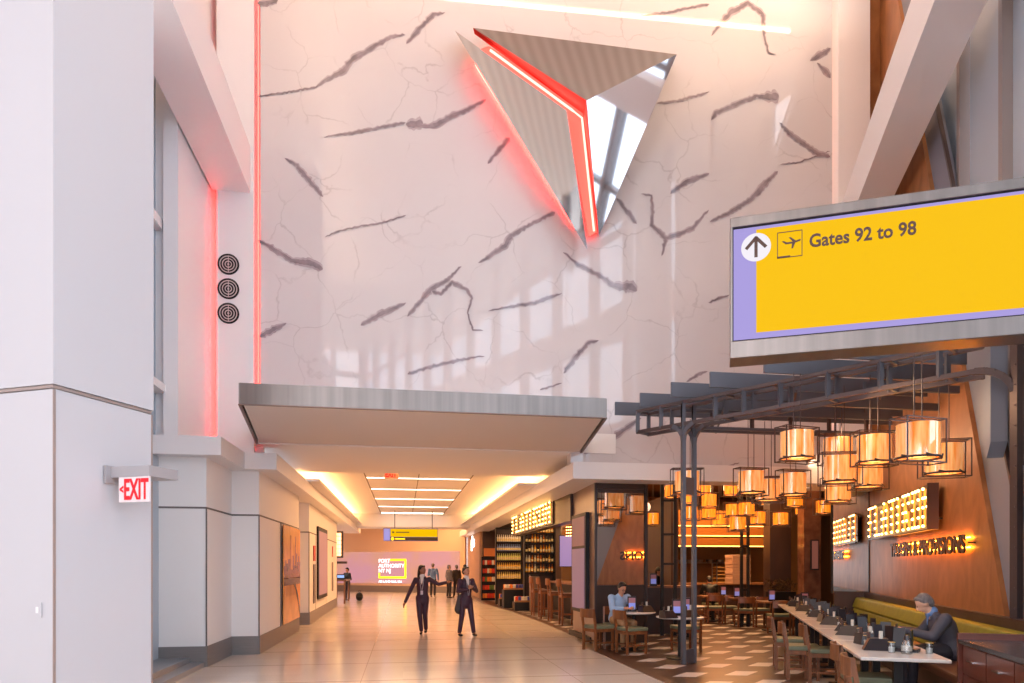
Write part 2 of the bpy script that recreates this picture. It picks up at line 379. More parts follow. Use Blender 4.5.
# end wall and its surroundings
e0, e1 = Vector((-6.5, 47.5, 0)), Vector((3.75, 41.2, 0))
ENDW = mat('beige_end_wall', (222, 190, 160), .5)
struct('wall_back', MB().bar(e0+Vector((0, 0, 2.1)), e1+Vector((0, 0, 2.1)), .2, 4.3), ENDW)
dn = (e1-e0).normalized(); nn = Vector((dn.y, -dn.x, 0))
struct('baseboard_back', MB().bar(e0+nn*.11+Vector((0, 0, .2)), e1+nn*.11+Vector((0, 0, .2)), .03, .4), BASE)
ea = math.atan2(dn.y, dn.x)
scr = thing('projection_wall', 'long pink and orange lit display wall closing the corridor, with yellow bracket and white lettering', 'display', e0+nn*.12, ea)
Lw = (e1-e0).length
def sunsetmat():
    m = bpy.data.materials.new('lit_display'); m.use_nodes = True; nt = m.node_tree; b = nt.nodes['Principled BSDF']; L = nt.links
    tc = nt.nodes.new('ShaderNodeTexCoord'); n = nt.nodes.new('ShaderNodeTexNoise'); n.inputs['Scale'].default_value = .45; n.inputs['Detail'].default_value = 3
    L.new(tc.outputs['Object'], n.inputs['Vector']); r = nt.nodes.new('ShaderNodeValToRGB')
    r.color_ramp.elements[0].position = .4; r.color_ramp.elements[1].position = .62
    r.color_ramp.elements[0].color = (*srgb((232, 164, 140)), 1); r.color_ramp.elements[1].color = (*srgb((222, 156, 172)), 1)
    L.new(n.outputs['Fac'], r.inputs[0]); L.new(r.outputs[0], b.inputs['Emission Color']); b.inputs['Emission Strength'].default_value = .5
    b.inputs['Base Color'].default_value = (.1, .06, .05, 1); return m
MB().box(1.0, -.02, .55, Lw-.35, .03, 2.55).build('screen', sunsetmat(), scr)
YEL = emis('yellow_light', (255, 214, 20), 1.2); WHT = emis('white_light', (255, 240, 245), 1.3)
def onend(px, py): # local x,z on the end wall
    xr = (px-CX)/F; dx, dy = S+xr*C, C-xr*S
    # intersect with the wall line
    den = dx*nn.x+dy*nn.y; d = (e0.x*nn.x+e0.y*nn.y)/den
    P = at(px, py, d); return ((P-e0).dot(dn), P.z)
b = MB()
(xa, za), (xb, zb) = onend(380, 560), onend(407.5, 577.5)
b.box(xa+ (xb-xa)*.42, -.05, za-.06, xb, -.03, za+.06).box(xb-.12, -.05, zb, xb, -.03, za).box(xa, -.05, zb-.06, xb, -.03, zb+.06).box(xa, -.05, zb, xa+.1, -.03, zb+.28)
b.build('yellow_bracket', YEL, scr)
hs = (za-zb)
for k, s_ in enumerate(('PORT', 'AUTHORITY', 'NY NJ')):
    text('lettering', s_, .34, WHT, scr, (xa, -.05, za-.17-k*.31), (R(90), 0, 0), .004, .003)
text('lettering', 'AIR LAND RAIL SEA', .2, WHT, scr, (xa, -.05, zb-.33), (R(90), 0, 0), .004, .003)
struct('wall_far_left', MB().box(-6.6, 29, 0, -6.4, 48, 4.3), ENDW)
# right-hand corridor shop wall
struct('wall_far_right', MB().box(3.85, 34.6, 0, 4.1, 42, 3.45), mat('taupe_wall', (170, 136, 108), .5))
ws = thing('shop_sign', 'small white lit letters on the taupe shop wall near the corridor end', 'sign', (3.84, 37.4, 2.72), R(-90))
text('lettering', 'plus', .85, emis('white_sign_light', (255, 250, 240), 2.2), ws, (-1.1, -.02, 0), (R(90), 0, 0), .03, .03)
# --- marble wall
P = [(0, 0, .293)]
VV = []
def cr(x0, y0, pts): VV.append([(x0+x*.293, y0+y*.293, w*.293) for x, y, w in pts])
for pts in [[(5,328,5),(90,318,6),(205,297,6),(235,275,14),(300,240,18),(325,205,18),(400,160,16),(460,125,12),(508,118,8)], [(513,148,10),(560,95,16),(605,50,14),(645,43,4)],
  [(232,468,3),(320,455,10),(400,440,10),(510,418,10)], [(512,425,25),(570,420,30)], [(560,430,8),(610,428,18),(660,400,18),(730,370,12),(785,340,8)],
  [(98,540,5),(140,565,14),(185,620,16),(228,672,8)], [(5,12,16),(45,8,20),(75,0,12)], [(790,558,8),(830,510,14),(865,470,14)]]: cr(256, 0, pts)
for pts in [[(340,53,3),(440,42,8),(520,25,8),(578,14,8)], [(585,122,5),(620,75,16),(655,40,20),(710,10,14),(760,45,14),(765,120,8),(780,180,6),(805,185,3)],
  [(922,206,8),(960,185,20),(992,165,10)], [(945,215,8),(975,245,16),(992,265,12)], [(400,353,6),(470,345,8),(540,325,8),(578,314,4)],
  [(585,410,6),(600,385,14),(680,350,14),(740,328,14),(790,330,30),(815,325,40)], [(818,418,6),(850,455,14),(900,490,16),(950,525,16),(990,535,12)],
  [(445,660,10),(500,620,18),(577,592,10)], [(715,682,12),(760,635,18),(812,585,10)], [(820,560,3),(880,555,5),(990,515,3)]]: cr(540, 0, pts)
for pts in [[(235,160,4),(280,140,6),(360,123,6),(430,112,6),(512,87,4)], [(8,172,8),(60,200,16),(120,240,16),(190,250,30),(228,270,20)], [(12,500,16),(60,475,20),(103,453,8)],
  [(358,463,8),(420,425,18),(480,400,14),(512,385,6)], [(517,432,8),(570,370,14),(600,335,18),(650,310,12),(700,260,5)], [(600,345,14),(630,355,10),(670,315,14),(720,340,10),(738,370,6),(722,420,5),(740,478,6),(775,480,4)],
  [(760,250,4),(790,230,12),(850,190,18),(870,155,16),(940,115,10),(1020,75,12)], [(793,412,4),(870,398,8),(950,385,10),(1024,358,8)], [(517,628,8),(600,602,10),(680,583,10),(780,566,3)]]: cr(256, 190, pts)
for pts in [[(262,28,8),(300,75,14),(330,115,8)], [(80,212,5),(130,255,12),(200,290,14),(250,325,16),(310,330,35),(330,345,20)], [(0,380,8),(40,365,8),(75,353,4)],
  [(345,12,4),(380,20,8),(385,75,10),(380,120,12),(430,165,16),(490,145,14),(520,130,14),(575,68,6)], [(430,165,14),(415,225,4)], [(580,108,8),(640,80,14),(700,45,14),(760,0,10)],
  [(80,625,10),(130,560,16),(165,520,14),(200,513,5)], [(575,385,5),(610,370,8),(645,358,6)], [(500,655,6),(540,630,10),(572,618,4)], [(0,682,8),(75,660,4)],
  [(150,900,8),(230,860,22),(290,815,16),(345,778,8)], [(420,1010,3),(560,975,5),(680,930,4)]]: cr(540, 190, pts)
YM = 13.5
mw = MB().box(-2.66, YM, 3.96, 9.17, YM+.3, 14.2).box(3.36, YM, 3.72, 9.17, YM+.3, 3.96)
# thin reveal of the slabs
for vi, vn in enumerate(VV):
    for layer, (fac, dy) in enumerate(((1.35, .004+vi*.00012), (.72, .0105+vi*.00012))):
        mw.cm = 2-layer
        pts = []
        for (x0, y0, w0), (x1, y1, w1) in zip(vn, vn[1:]):
            n = max(2, int(math.hypot(x1-x0, y1-y0)/2.2))
            for k in range(n):
                t = k/n; pts.append((x0+(x1-x0)*t, y0+(y1-y0)*t, w0+(w1-w0)*t))
        pts.append(vn[-1])
        rnd = random.Random(int(vn[0][0]*31+vn[0][1]))
        Lf, Rt = [], []
        for i, (x, y, w) in enumerate(pts):
            a = pts[max(i-1, 0)]; b = pts[min(i+1, len(pts)-1)]
            dx, dy_ = b[0]-a[0], b[1]-a[1]; L = math.hypot(dx, dy_) or 1
            j = rnd.uniform(-.5, .5); w = max(w, .8)*fac*(.75+.5*rnd.random())/2
            if i in (0, len(pts)-1): w *= .25
            x += -dy_/L*j; y += dx/L*j
            Lf.append(yp(x-dy_/L*w, y+dx/L*w, YM-dy)); Rt.append(yp(x+dy_/L*w, y-dx/L*w, YM-dy))
        n = len(Lf)
        mw.add(Lf+Rt, [(i, i+1, n+i+1, n+i) for i in range(n-1)])
mw.cm = 0
struct('wall_back_marble', mw, [MARBLE, VEIN, VEIN_EDGE]).name = 'wall_back'
# pilasters beside the marble
struct('wall_side', MB().box(-3.42, 13.4, 3.72, -2.76, 13.47, 14.2), WHITE)
struct('wall_side', MB().box(-3.75, 11.55, 3.72, -3.53, 13.9, 14.2), WHITE)
struct('wall_side', MB().box(9.25, 13.4, 3.74, 10.0, 13.8, 14.2), WHITE)
struct('wall_side', MB().box(-3.55, 13.75, 3.72, -2.66, 13.9, 14.2).box(9.17, 13.75, 3.74, 10.2, 13.9, 14.2), WHITE)
struct('wall_side_wood', MB().box(10.0, 13.55, 3.74, 10.7, 13.75, 14.2), woodwall()).name = 'wall_side'
REDL = emis('red_strip_light', (255, 38, 34), 5.5)
t = thing('strip_light', 'thin red glowing vertical light line along the left edge of the marble wall', 'light', (-2.72, 13.6, 0))
MB().box(-.01, -.01, 4.6, .01, .02, 14.1).build('diffuser', emis('red_strip_soft', (255, 90, 80), 3.2), t)
t = thing('strip_light', 'red light slot in the corner left of the three round vents', 'light', (-3.33, 13.56, 0))
MB().box(-.02, -.02, 3.9, .02, .02, 8.6).build('diffuser', emis('red_strip_mid', (255, 44, 40), 30), t)
t = thing('strip_light', 'pale vertical light slot along the right edge of the marble wall', 'light', (9.21, 13.6, 0))
MB().box(-.02, -.01, 4.3, .02, .02, 14.1).build('diffuser', emis('pale_strip', (255, 200, 175), .8), t)
# hall beams
struct('trim_7', MB().box(-3.5, -3, 8.64, -2.82, 13.4, 9.5), WHITE)
m_ = MB(); M = Matrix.Rotation(-A, 4, 'Z'); m_.box(2.56, -3, 8.64, 3.18, 16.4, 9.5, M); struct('trim_8', m_, WHITE)
# left curtain wall and column
struct('wall_left_glazing', MB().box(-4.1, 9.2, 0, -3.9, 11.8, 14.2), GREYPANEL).name = 'wall_left'
struct('trim_9', MB().box(-3.9, 8.6, 0, -3.2, 11.78, .08).box(-3.9, 8.6, .08, -3.42, 11.78, .16), mat('sill_metal', (160, 160, 164), .35, .6))
struct('trim_10', MB().box(-3.9, 9.2, 7.0, -3.78, 11.8, 7.15).box(-3.9, 9.2, 4.4, -3.72, 11.8, 4.52).box(-3.9, 11.66, 3.7, -3.75, 11.8, 14.2), WHITE)
v0 = 4.12; u0 = -5.03
m_ = MB().box(u0-2.6, v0, 0, u0, v0+.98, 3.05, M).box(u0-2.61, v0-.01, 3.09, u0+.01, v0+.99, 14.2, M); m_.box(u0-2.58, v0+.02, 3.04, u0-.02, v0+.96, 3.1, M)
m_.cm = 0
struct('wall_near_left', m_, COLW).name = 'wall_left'
struct('trim_11', MB().box(u0-.004, v0-.004, 0, u0+.004, v0+.018, 3.05, M).box(u0-.005, v0+.97, 0, u0+.004, v0+.986, 3.05, M).box(u0-2.5, v0-.003, 3.06, u0-.004, v0+.98, 3.085, M), mat('brown_joint_metal', (168, 148, 140), .4, .3))
# ceiling of the hall and surrounding glazing
struct('ceiling', MB().prism([(-14, -14, 14.2), (2, -14, 14.2), (11.5, 14, 14.2), (-14, 14, 14.2)], (0, 0, .2)), slats())
cl = thing('ceiling_light', 'warm linear wall-washing light high in front of the marble wall', 'light', (0, 0, 0))
a_, b_ = Vector((-2.0, 12.05, 13.98)), Vector((8.78, 12.5, 13.98))
MB().bar(a_, b_, .04, .03).build('diffuser', emis('warm_line', (255, 200, 150), 16), cl)
MB().bar(a_+Vector((0, 0, .12)), b_+Vector((0, 0, .12)), .16, .2).build('light_housing', WHITE2, cl)
arealight('wall_washer_or_fill', (3.4, 12.27, 13.94), 10.8, 60, (1, .66, .4), (R(20), 0, R(2.4)), .07)
arealight('ceiling_fill', (-2.2, 4, 12.9), .4, 300, (1, .82, .66), (R(180), 0, 0), 16)  # added unseen uplight, brightens the slats and fills the hall
arealight('ceiling_fill', (6.6, 8, 12.9), .4, 180, (1, .82, .66), (R(180), 0, -A), 9)  # second added uplight, same purpose on the right side
# glazed right wall (second axis)
GU = 3.62
m_ = MB()
gv = [2.0]
while gv[-1] > -13: gv.append(gv[-1]-1.5)
fr = MB(); pn = MB()
segs = [-13, -11, -9, -7, -5, -3, -1, 1, 3, 5, 7, 8.6]
for v in segs: fr.box(GU-.1, v-.09, 0, GU+.25, v+.09, 14.2, M)
for z in (3.2, 6.2, 9.6, 12.4): fr.box(GU-.04, -13, z-.07, GU+.2, 8.6, z+.07, M)
def fv(px): # v on plane u=GU for pixel column
    q = up(px, 300, GU); return to_uv(q)[1]
# panels visible at the upper right: wide pale fins and bright slots
def fin(pa, pb, m=GREYPANEL, dz=0, name='wall_right'):
    va, vb = sorted((fv(pa), fv(pb)))
    return struct('wall_right_fin', MB().box(GU, va, 0, GU+.12, vb, 14.2, M), m)
for pa, pb in ((930, 965.5), (970, 1002), (1013, 1060)): fin(pa, pb).name = 'wall_right'
for pa, pb in ((965.5, 968.5), (1009, 1013)):
    va, vb = sorted((fv(pa), fv(pb))); fr.box(GU-.12, va, 0, GU+.1, vb, 14.2, M)
struct('window_1', fr, mat('mullion_bronze', (150, 136, 132), .4, .2))
struct('window_1', MB().box(GU+.05, -13, 0, GU+.07, 11.5, 14.2, M), GLASS)
struct('wall_left_block', MB().box(-7.9, -13, 0, -7.6, 4.2, 14.2, M), WHITE).name = 'wall_left'  # unseen solid wall, added to cut the sky light from the left
# back window wall of the hall
fr = MB()
for k in range(-12, 5, 2): fr.box(k-.1, -13.2, 0, k+.1, -12.9, 14.2, M)
for z in (3.2, 6.4, 9.6, 12.6): fr.box(-12, -13.2, z-.15, 4, -12.95, z+.15, M)
struct('window_2', fr, mat('mullion_white', (200, 200, 204), .5))
# stained panel wall + grey slanted panel
def slant(pxA, yA, pxB, yB, u): # line through two pixels on plane u -> v as function of z
    a, b = up(pxA, yA, u), up(pxB, yB, u); va, vb = to_uv(a)[1], to_uv(b)[1]
    return lambda z: va+(vb-va)*(z-a.z)/(b.z-a.z)
e = slant(1006, 624, 922, 140, WALLU)
VEND = 17.8
pts = [uv(WALLU, VEND, 1.02), uv(WALLU, e(1.02), 1.02), uv(WALLU, e(14.2), 14.2), uv(WALLU, 19, 14.2), uv(WALLU, 19, 3.8), uv(WALLU, VEND, 3.8)]
struct('wall_right_wood', MB().prism(pts, uv(.06, 0)), woodwall()).name = 'wall_right'
e2 = slant(1011, 470, 938.5, 108, WALLU+.06)
pts = [uv(WALLU+.06, 15.6, 0), uv(WALLU+.06, 6.2, 0), uv(WALLU+.06, 6.9, 1.5), uv(WALLU+.06, e2(3), 3), uv(WALLU+.06, e2(14.2), 14.2), uv(WALLU+.06, 19, 14.2), uv(WALLU+.06, 19, 3.8), uv(WALLU+.06, 15.6, 3.8)]
SLATE = mat('slate_grey_panel', (124, 126, 138), .5)
struct('wall_right_grey', MB().prism(pts, uv(.06, 0)), SLATE).name = 'wall_right'
m_ = MB(); m_.bar(uv(WALLU+.03, e2(2.2)-.05, 2.2), uv(WALLU+.03, e2(14.2)-.05, 14.2), .05, .05)
struct('trim_12', m_, BRONZE)
struct('trim_13', MB().box(WALLU-.12, 6.6, .9, WALLU, VEND, 1.03, M), DARKWOOD)
struct('wall_right_low', MB().box(WALLU-.1, 6.6, 0, WALLU, VEND, .9, M), DARKWOOD).name = 'wall_right'
# restaurant shell
struct('ceiling', MB().box(4.3, 13.95, 4.3, 18, 27, 4.4).box(4.3, 27, 3.4, 18, 42, 4.4), mat('dark_ceiling', (58, 44, 38), .7))
struct('wall_restaurant_back', MB().box(5.9, 25, 0, 18, 25.2, 4.3), mat('kitchen_wall', (150, 108, 66), .5)).name = 'wall_back'
cn = uv(WALLU, VEND)
struct('wall_restaurant_right', MB().prism([(cn.x, cn.y, 0), (16.5, cn.y+.0, 0), (16.5, cn.y+.15, 0), (cn.x, cn.y+.15, 0)], (0, 0, 4.3)).box(16.4, cn.y, 0, 16.6, 25, 4.3), DARKWOOD).name = 'wall_right'
# ================================================================ canopy, arrow, signs
cz0, cz1 = 3.95, 4.25
cfl, cfr, cbr, cbl = (-2.29, 10.19), (3.11, 10.24), (3.57, 13.46), (-2.70, 13.38)
t = thing('entrance_canopy', 'flat canopy with a brushed steel edge and pale underside over the corridor entrance', 'canopy', (.4, 12, cz0))
def loc2(p): return (p[0]-.4, p[1]-12)
q = [loc2(p) for p in (cfl, cfr, cbr, cbl)]
cx, cy = sum(p[0] for p in q)/4, sum(p[1] for p in q)/4
b = MB()
for a, c in ((q[0], q[1]), (q[1], q[2]), (q[3], q[0])): b.bar((*a, .15), (*c, .15), .03, .3)
b.build('fascia', CSTEEL, t)
MB().ext([(cx+(x-cx)*.985, cy+(y-cy)*.985) for x, y in q], .01, .27).build('underside_panel', mat('canopy_paint', (216, 204, 198), .55), t)
b = MB()
for a, c in ((q[0], q[1]), (q[1], q[2]), (q[3], q[0])): b.bar((*a, -.004), (*c, -.004), .045, .014)
b.build('edge_trim', mat('edge_brown', (120, 96, 88), .4, .4), t)
# --- arrow sculpture (mirror-polished)
ARM = mat('mirror_polished_steel', (200, 197, 200), .045, 1.0)
REDM = emis('red_backlit_acrylic', (255, 30, 26), 1.0)
ar = thing('arrow_sculpture', 'large mirror-polished steel arrow pointing down on the marble wall with red light in its cleft', 'sculpture', (4.1, YM, 9.0))
O = Vector((4.1, YM, 9.0))
def ap(px, py, Y): return yp(px, py, Y)-O
Q1, Q2, Q3, Q4 = ap(473, 27.8, 13.1), ap(676.8, 54.4, 12.0), ap(586.5, 100.5, 12.35), ap(598.7, 236.8, 13.3)
B1, B2, B3, B4 = ap(474.5, 34, 13.2), ap(674, 58, 13.2), ap(583, 113.5, 13.3), ap(598, 236.5, 13.42)
MB().add([Q1, Q2, Q3], [(0, 1, 2)]).add([Q1, Q2, Q3], []).build('top_facet', ARM, ar)
MB().add([Q2, Q4, Q3], [(0, 1, 2)]).build('right_facet', ARM, ar)
MB().add([Q1, Q3, B3, B1], [(0, 1, 2, 3)]).add([Q3, Q4, B4, B3], [(0, 1, 2, 3)]).build('cleft_side', mat('red_lit_metal', (226, 38, 26), .35), ar)  # red LED light on the cleft walls is put into their colour
MB().add([Q1, Q2, B2, B1], [(0, 1, 2, 3)]).add([Q2, Q4, B4, B2], [(0, 1, 2, 3)]).build('edge', STEEL, ar)
P1, P2, P3 = ap(454.8, 30.5, 12.9), ap(567, 110.4, 12.72), ap(587.3, 249.5, 12.9)
C1, C2, C3 = ap(458.5, 34, 13.3), ap(566, 112, 13.3), ap(583.5, 243, 13.3)
MB().add([P1, P2, P3], [(0, 1, 2)]).build('left_facet', ARM, ar)
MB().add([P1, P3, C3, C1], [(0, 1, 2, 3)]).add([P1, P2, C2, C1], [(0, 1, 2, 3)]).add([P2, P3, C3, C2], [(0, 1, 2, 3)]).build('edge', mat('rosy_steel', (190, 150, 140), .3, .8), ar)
# backplate and led lines
MB().prism([ap(489, 46, 13.34), ap(582, 108, 13.34), ap(597, 232, 13.34), ap(589, 236, 13.34), ap(566, 112, 13.34), ap(480, 49, 13.34)], (0, .02, 0)).build('cleft_floor', emis('cleft_glow', (255, 70, 60), 2.0), ar)
g = MB(); g.tube([ap(490, 50, 13.25), ap(572, 110, 13.25), ap(582, 118, 13.25), ap(594, 231, 13.25)], .022, 6); g.build('light_strip', emis('hot_red_led', (255, 120, 104), 4.5), ar)
g = MB(); g.tube([ap(476, 64, 13.43), ap(522.5, 139, 13.43), ap(574.5, 224, 13.43)], .03, 6); g.build('light_strip', emis('red_led', (255, 40, 34), 40), ar)
MB().prism([ap(480, 55, 13.25), ap(562, 115, 13.25), ap(578, 226, 13.25)], (0, .2, 0)).build('mounting_frame', BLACK, ar)
# --- vents
v0_ = None
for i, (x, y) in enumerate(((228.5, 264.5), (228.5, 289), (228.5, 313.5))):
    p = yp(x, y, 13.4); lab = 'black ring-patterned round air vent on the white panel, '+('top', 'middle', 'bottom')[i]+' of three'
    if v0_ is None:
        v0_ = thing('round_vent', lab, 'vent', p, 0, 'round vents left of the marble wall')
        g = MB(); n = 28
        def ring(g, r0, r1, y0, y1):
            vs = []; 
            for k in range(n):
                t = 2*math.pi*k/n
                for r, yy in ((r0, y0), (r1, y0), (r1, y1), (r0, y1)): vs.append((r*math.cos(t), yy, r*math.sin(t)))
            fs = []
            for k in range(n):
                k2 = (k+1) % n
                for j in range(4): fs.append((k*4+j, k*4+(j+1) % 4, k2*4+(j+1) % 4, k2*4+j))
            g.add(vs, fs)
        ring(g, .001, .19, -.008, 0); g.build('backing', BLACK, v0_)
        g = MB(); 
        for r in (.155, .108, .06): ring(g, r-.011, r+.004, -.02, -.006)
        ring(g, .001, .018, -.02, -.006)
        g.box(-.006, -.018, -.16, .006, -.006, .16); g.build('ring_grille', mat('pale_metal', (205, 190, 190), .4, .4), v0_)
        g = MB(); ring(g, .178, .192, -.022, 0); g.build('rim', BLACK, v0_)
    else: dup(v0_, p, None, lab)
# --- exit sign on the column
pf = uv(u0, 0)  # face of the column
f_ = up(110, 466, u0); fu, fvv = to_uv(f_)
t = thing('exit_sign', 'red EXIT sign with left chevron hanging from a grey bracket on the white column', 'sign', uv(u0+.012, fvv-.02, 2.38), -A)
MB().box(-.0, -.05, -.02, .02, .07, .13).build('wall_plate', mat('bracket_grey', (176, 170, 172), .4, .3), t)
MB().box(.02, .0, .03, .43, .32, .12).build('bracket_arm', mat('bracket_grey', (176, 170, 172), .4, .3), t)
MB().box(.10, .005, -.185, .425, .02, .04).build('sign_panel', mat('frosted_panel', (236, 222, 222), .3), t)
EX = emis('exit_red', (225, 8, 24), .5)
text('lettering', 'EXIT', .245, EX, t, (.155, .002, -.16), (R(90), 0, 0), .002, .006, sx=.52)
text('chevron', '<', .1, EX, t, (.112, .002, -.11), (R(90), 0, 0), .002, .004, sx=.7)
t = thing('wall_switch', 'small white switch plate low on the left wall of the near column', 'switch', uv(u0-.3, v0-.004, 0), -A)
sp_ = at(7, 612, 5.2); t.location = uv(to_uv(sp_)[0], v0-.003, sp_.z)
MB().box(-.04, -.008, -.06, .04, 0, .06).build('plate', COLW, t); MB().box(-.012, -.014, -.025, .012, -.008, .025).build('rocker', WHITE, t)
# small exit sign behind the canopy
t = thing('exit_sign', 'small red EXIT sign tucked under the canopy edge in the corridor ceiling', 'sign', yp(391.5, 478, 17.9), 0)
MB().box(-.18, .01, -.01, .18, .03, .22).build('sign_panel', mat('exit_panel', (200, 150, 110), .4), t)
text('lettering', 'EXIT', .2, EX, t, (-.16, .005, .03), (R(90), 0, 0), .002, .008, sx=.7)
# --- big gate sign
SD = 5.8
tl = at(730, 218, SD); su, sv = to_uv(tl); sz1 = tl.z; sz0 = H+SD*(HY-358.5)/F
gs = thing('gate_sign', 'large yellow and lilac LED board reading Gates 92 to 98 in a steel frame', 'sign', uv(su, sv, sz0), -A)
LEN = 4.6; Hs = sz1-sz0
def onsign(px, py):
    xr = (px-CX)/F; dx, dy = S+xr*C, C-xr*S; d = sv/(dx*SA+dy*CA); p = at(px, py, d); return to_uv(p)[0]-su, p.z-sz0
xl, zt = onsign(733.6, 229); _, zb_ = onsign(733.6, 339.5); xy0, _ = onsign(756.3, 300)
b = MB(); b.box(0, 0, zt+.015, LEN, .28, Hs).box(0, 0, 0, LEN, .28, zb_-.015).box(0, 0, zb_-.02, .022, .28, zt+.02).box(LEN-.03, 0, zb_-.02, LEN, .28, zt+.02)
bevel(b.build('frame', CSTEEL, gs), .006)
MB().box(.02, .03, zb_-.015, LEN-.02, .26, zt+.015).build('housing', BLACK, gs)
def led(name, c, s):
    return mat(name, (4, 4, 4), .6, em=c, es=s, spec=.08)
LIL = led('lilac_led', (182, 168, 236), .56)
YLW = led('yellow_led', (255, 198, 0), .62)
MB().box(xl, .015, zb_, LEN-.03, .03, zt).build('lilac_screen', LIL, gs)
MB().box(xy0, .008, zb_+.045, LEN-.03, .016, zt-.028).build('yellow_screen', YLW, gs)
TXT = mat('led_dark_text', (62, 34, 24), .5, em=(62, 34, 24), es=.35)
cx_, cz_ = onsign(756, 247); r_ = .118
g = MB(); g.prism([(cx_+r_*math.cos(t)*1.0, .006, cz_+r_*math.sin(t)) for t in [2*math.pi*k/40 for k in range(40)]], (0, -.004, 0)); g.build('arrow_disc', led('white_led', (250, 244, 252), .62), gs)
g = MB()
def stroke(g, pts, w, y=.0):
    for a, c in zip(pts, pts[1:]):
        a = Vector((a[0], y, a[1])); c = Vector((c[0], y, c[1])); d = (c-a).normalized(); n = Vector((d.z, 0, -d.x))*w/2
        g.prism([a-n-d*w*.25, c-n+d*w*.25, c+n+d*w*.25, a+n-d*w*.25], (0, -.004, 0))
stroke(g, [(cx_, cz_-.08), (cx_, cz_+.07)], .026); stroke(g, [(cx_-.075, cz_-.005), (cx_, cz_+.078), (cx_+.075, cz_-.005)], .026)
g.build('up_arrow', TXT, gs)
xa, za = onsign(777.5, 258.5); xb, zb = onsign(802, 230)
g = MB(); stroke(g, [(xa, za), (xb, za), (xb, zb), (xa, zb), (xa, za)], .006); stroke(g, [(xa, za+.005), (xa+(xb-xa)*.5, za+.005)], .016); g.build('pictogram_frame', TXT, gs)
mx_, mz_ = (xa+xb)/2+.012, (za+zb)/2+.012; k_ = (xb-xa)/2
g = MB()
plane = [(-.95, .25), (-.75, .28), (-.45, .1), (.15, .12), (-.25, .62), (-.05, .62), (.48, .18), (.9, .3), (.98, .2), (.9, .1), (.42, -.02), (.18, -.62), (.02, -.62), (.08, -.08), (-.55, -.1)]
g.prism([(mx_+x*k_*.8, .004, mz_+z*k_*.8) for x, z in plane], (0, -.004, 0)); g.build('plane_pictogram', TXT, gs)
x0_, z0_ = onsign(809, 247.2); x1_, _ = onsign(916, 240)
tx = text('lettering', 'Gates 92 to 98', .15, TXT, gs, (x0_, .002, z0_), (R(90), 0, 0), .002, .0035)
tw = max(v.co.x for v in tx.data.vertices)-min(v.co.x for v in tx.data.vertices)
tx.scale = ((x1_-x0_)/tw, 1.0, 1.0)
g = MB()
for x in (3.0, 4.3): MB().tube([(x, .14, Hs), (x, .14, 14.2-sz0)], .02, 8).build('hanger', STEEL, gs)
# --- hanging corridor sign
p0, p1 = at(384.5, 541, 32), at(437.5, 528, 32)
t = thing('direction_sign', 'small hanging yellow and black direction sign far down the corridor', 'sign', ((p0.x+p1.x)/2, p0.y, p0.z))
wd = (p1.x-p0.x)/2+.05; hh = p1.z-p0.z
MB().box(-wd, 0, 0, wd, .12, hh).build('housing', mat('lilac_box', (120, 110, 180), .4), t)
MB().box(-wd+.33, -.01, hh*.34, wd-.03, 0, hh-.04).build('yellow_screen', YLW, t)
MB().box(-wd+.33, -.01, .03, wd-.03, 0, hh*.3).build('dark_screen', mat('led_dark', (40, 24, 18), .4), t)
MB().box(-wd+.02, -.01, .03, -wd+.3, 0, hh-.04).build('lilac_screen', LIL, t)
for x in (-.75, 1.0): MB().tube([(x, .06, hh), (x, .06, 3.95-p0.z+.3)], .02, 6).build('hanger', PEWTER, t)
g = MB(); g.prism([(-wd+.42+.07*math.cos(a), -.012, hh*.17+.07*math.sin(a)) for a in [k*math.pi/6 for k in range(12)]], (0, -.005, 0)).box(-wd+.55, -.016, hh*.13, -wd+1.0, -.011, hh*.21); g.build('pictogram', YEL, t)
g = MB().box(-wd+.4, -.016, hh*.62, -wd+.5, -.011, hh*.74).box(-wd+.58, -.016, hh*.64, -wd+1.2, -.011, hh*.72); g.build('lettering', TXT, t)
# --- mural (printed panel in the wall)
mu_ = thing('mural', 'tall sunset city skyline photo panel with a bridge set into the left corridor wall', 'mural', (-2.575, 16.75, .36))
Yc, hz_ = 1.2, 2.2
MB().box(-.02, -Yc, 0, .0, Yc, hz_).build('panel', mat('mural_base', (226, 150, 78), .25, noise=(1.5, .25, (1, 1, 1))), mu_)
rnd = random.Random(3)
g = MB(); 
for k in range(14):
    a = -Yc+k*.172; h_ = rnd.uniform(.15, .55); g.box(0, a, 1.0, .004, a+.15, 1.05+h_)
    if k in (5, 9): g.box(0, a+.04, 1.0, .005, a+.1, 2.0)
g.build('skyline_print', mat('mural_city', (150, 100, 96), .25, noise=(6, .25, (1, 1, 1))), mu_)
g = MB(); g.box(0, -Yc, .85, .004, Yc, 1.02); g.build('far_bank_print', mat('mural_bank', (110, 70, 56), .25), mu_)
g = MB(); br = [(Yc-.03, .1, .1), (.8, .5, .09), (.45, .78, .07), (0, .95, .05), (-.5, .98, .04), (-1.1, .9, .03)]
for (y0, z0, w0), (y1, z1, w1) in zip(br, br[1:]): g.prism([(.0, y0, z0-w0), (.0, y1, z1-w1), (.0, y1, z1+w1), (.0, y0, z0+w0)], (.006, 0, 0))
for k in range(8): g.box(0, -.9+k*.2, .6, .003, -.89+k*.2, .95)
g.build('bridge_print', mat('mural_bridge', (92, 60, 52), .25), mu_)
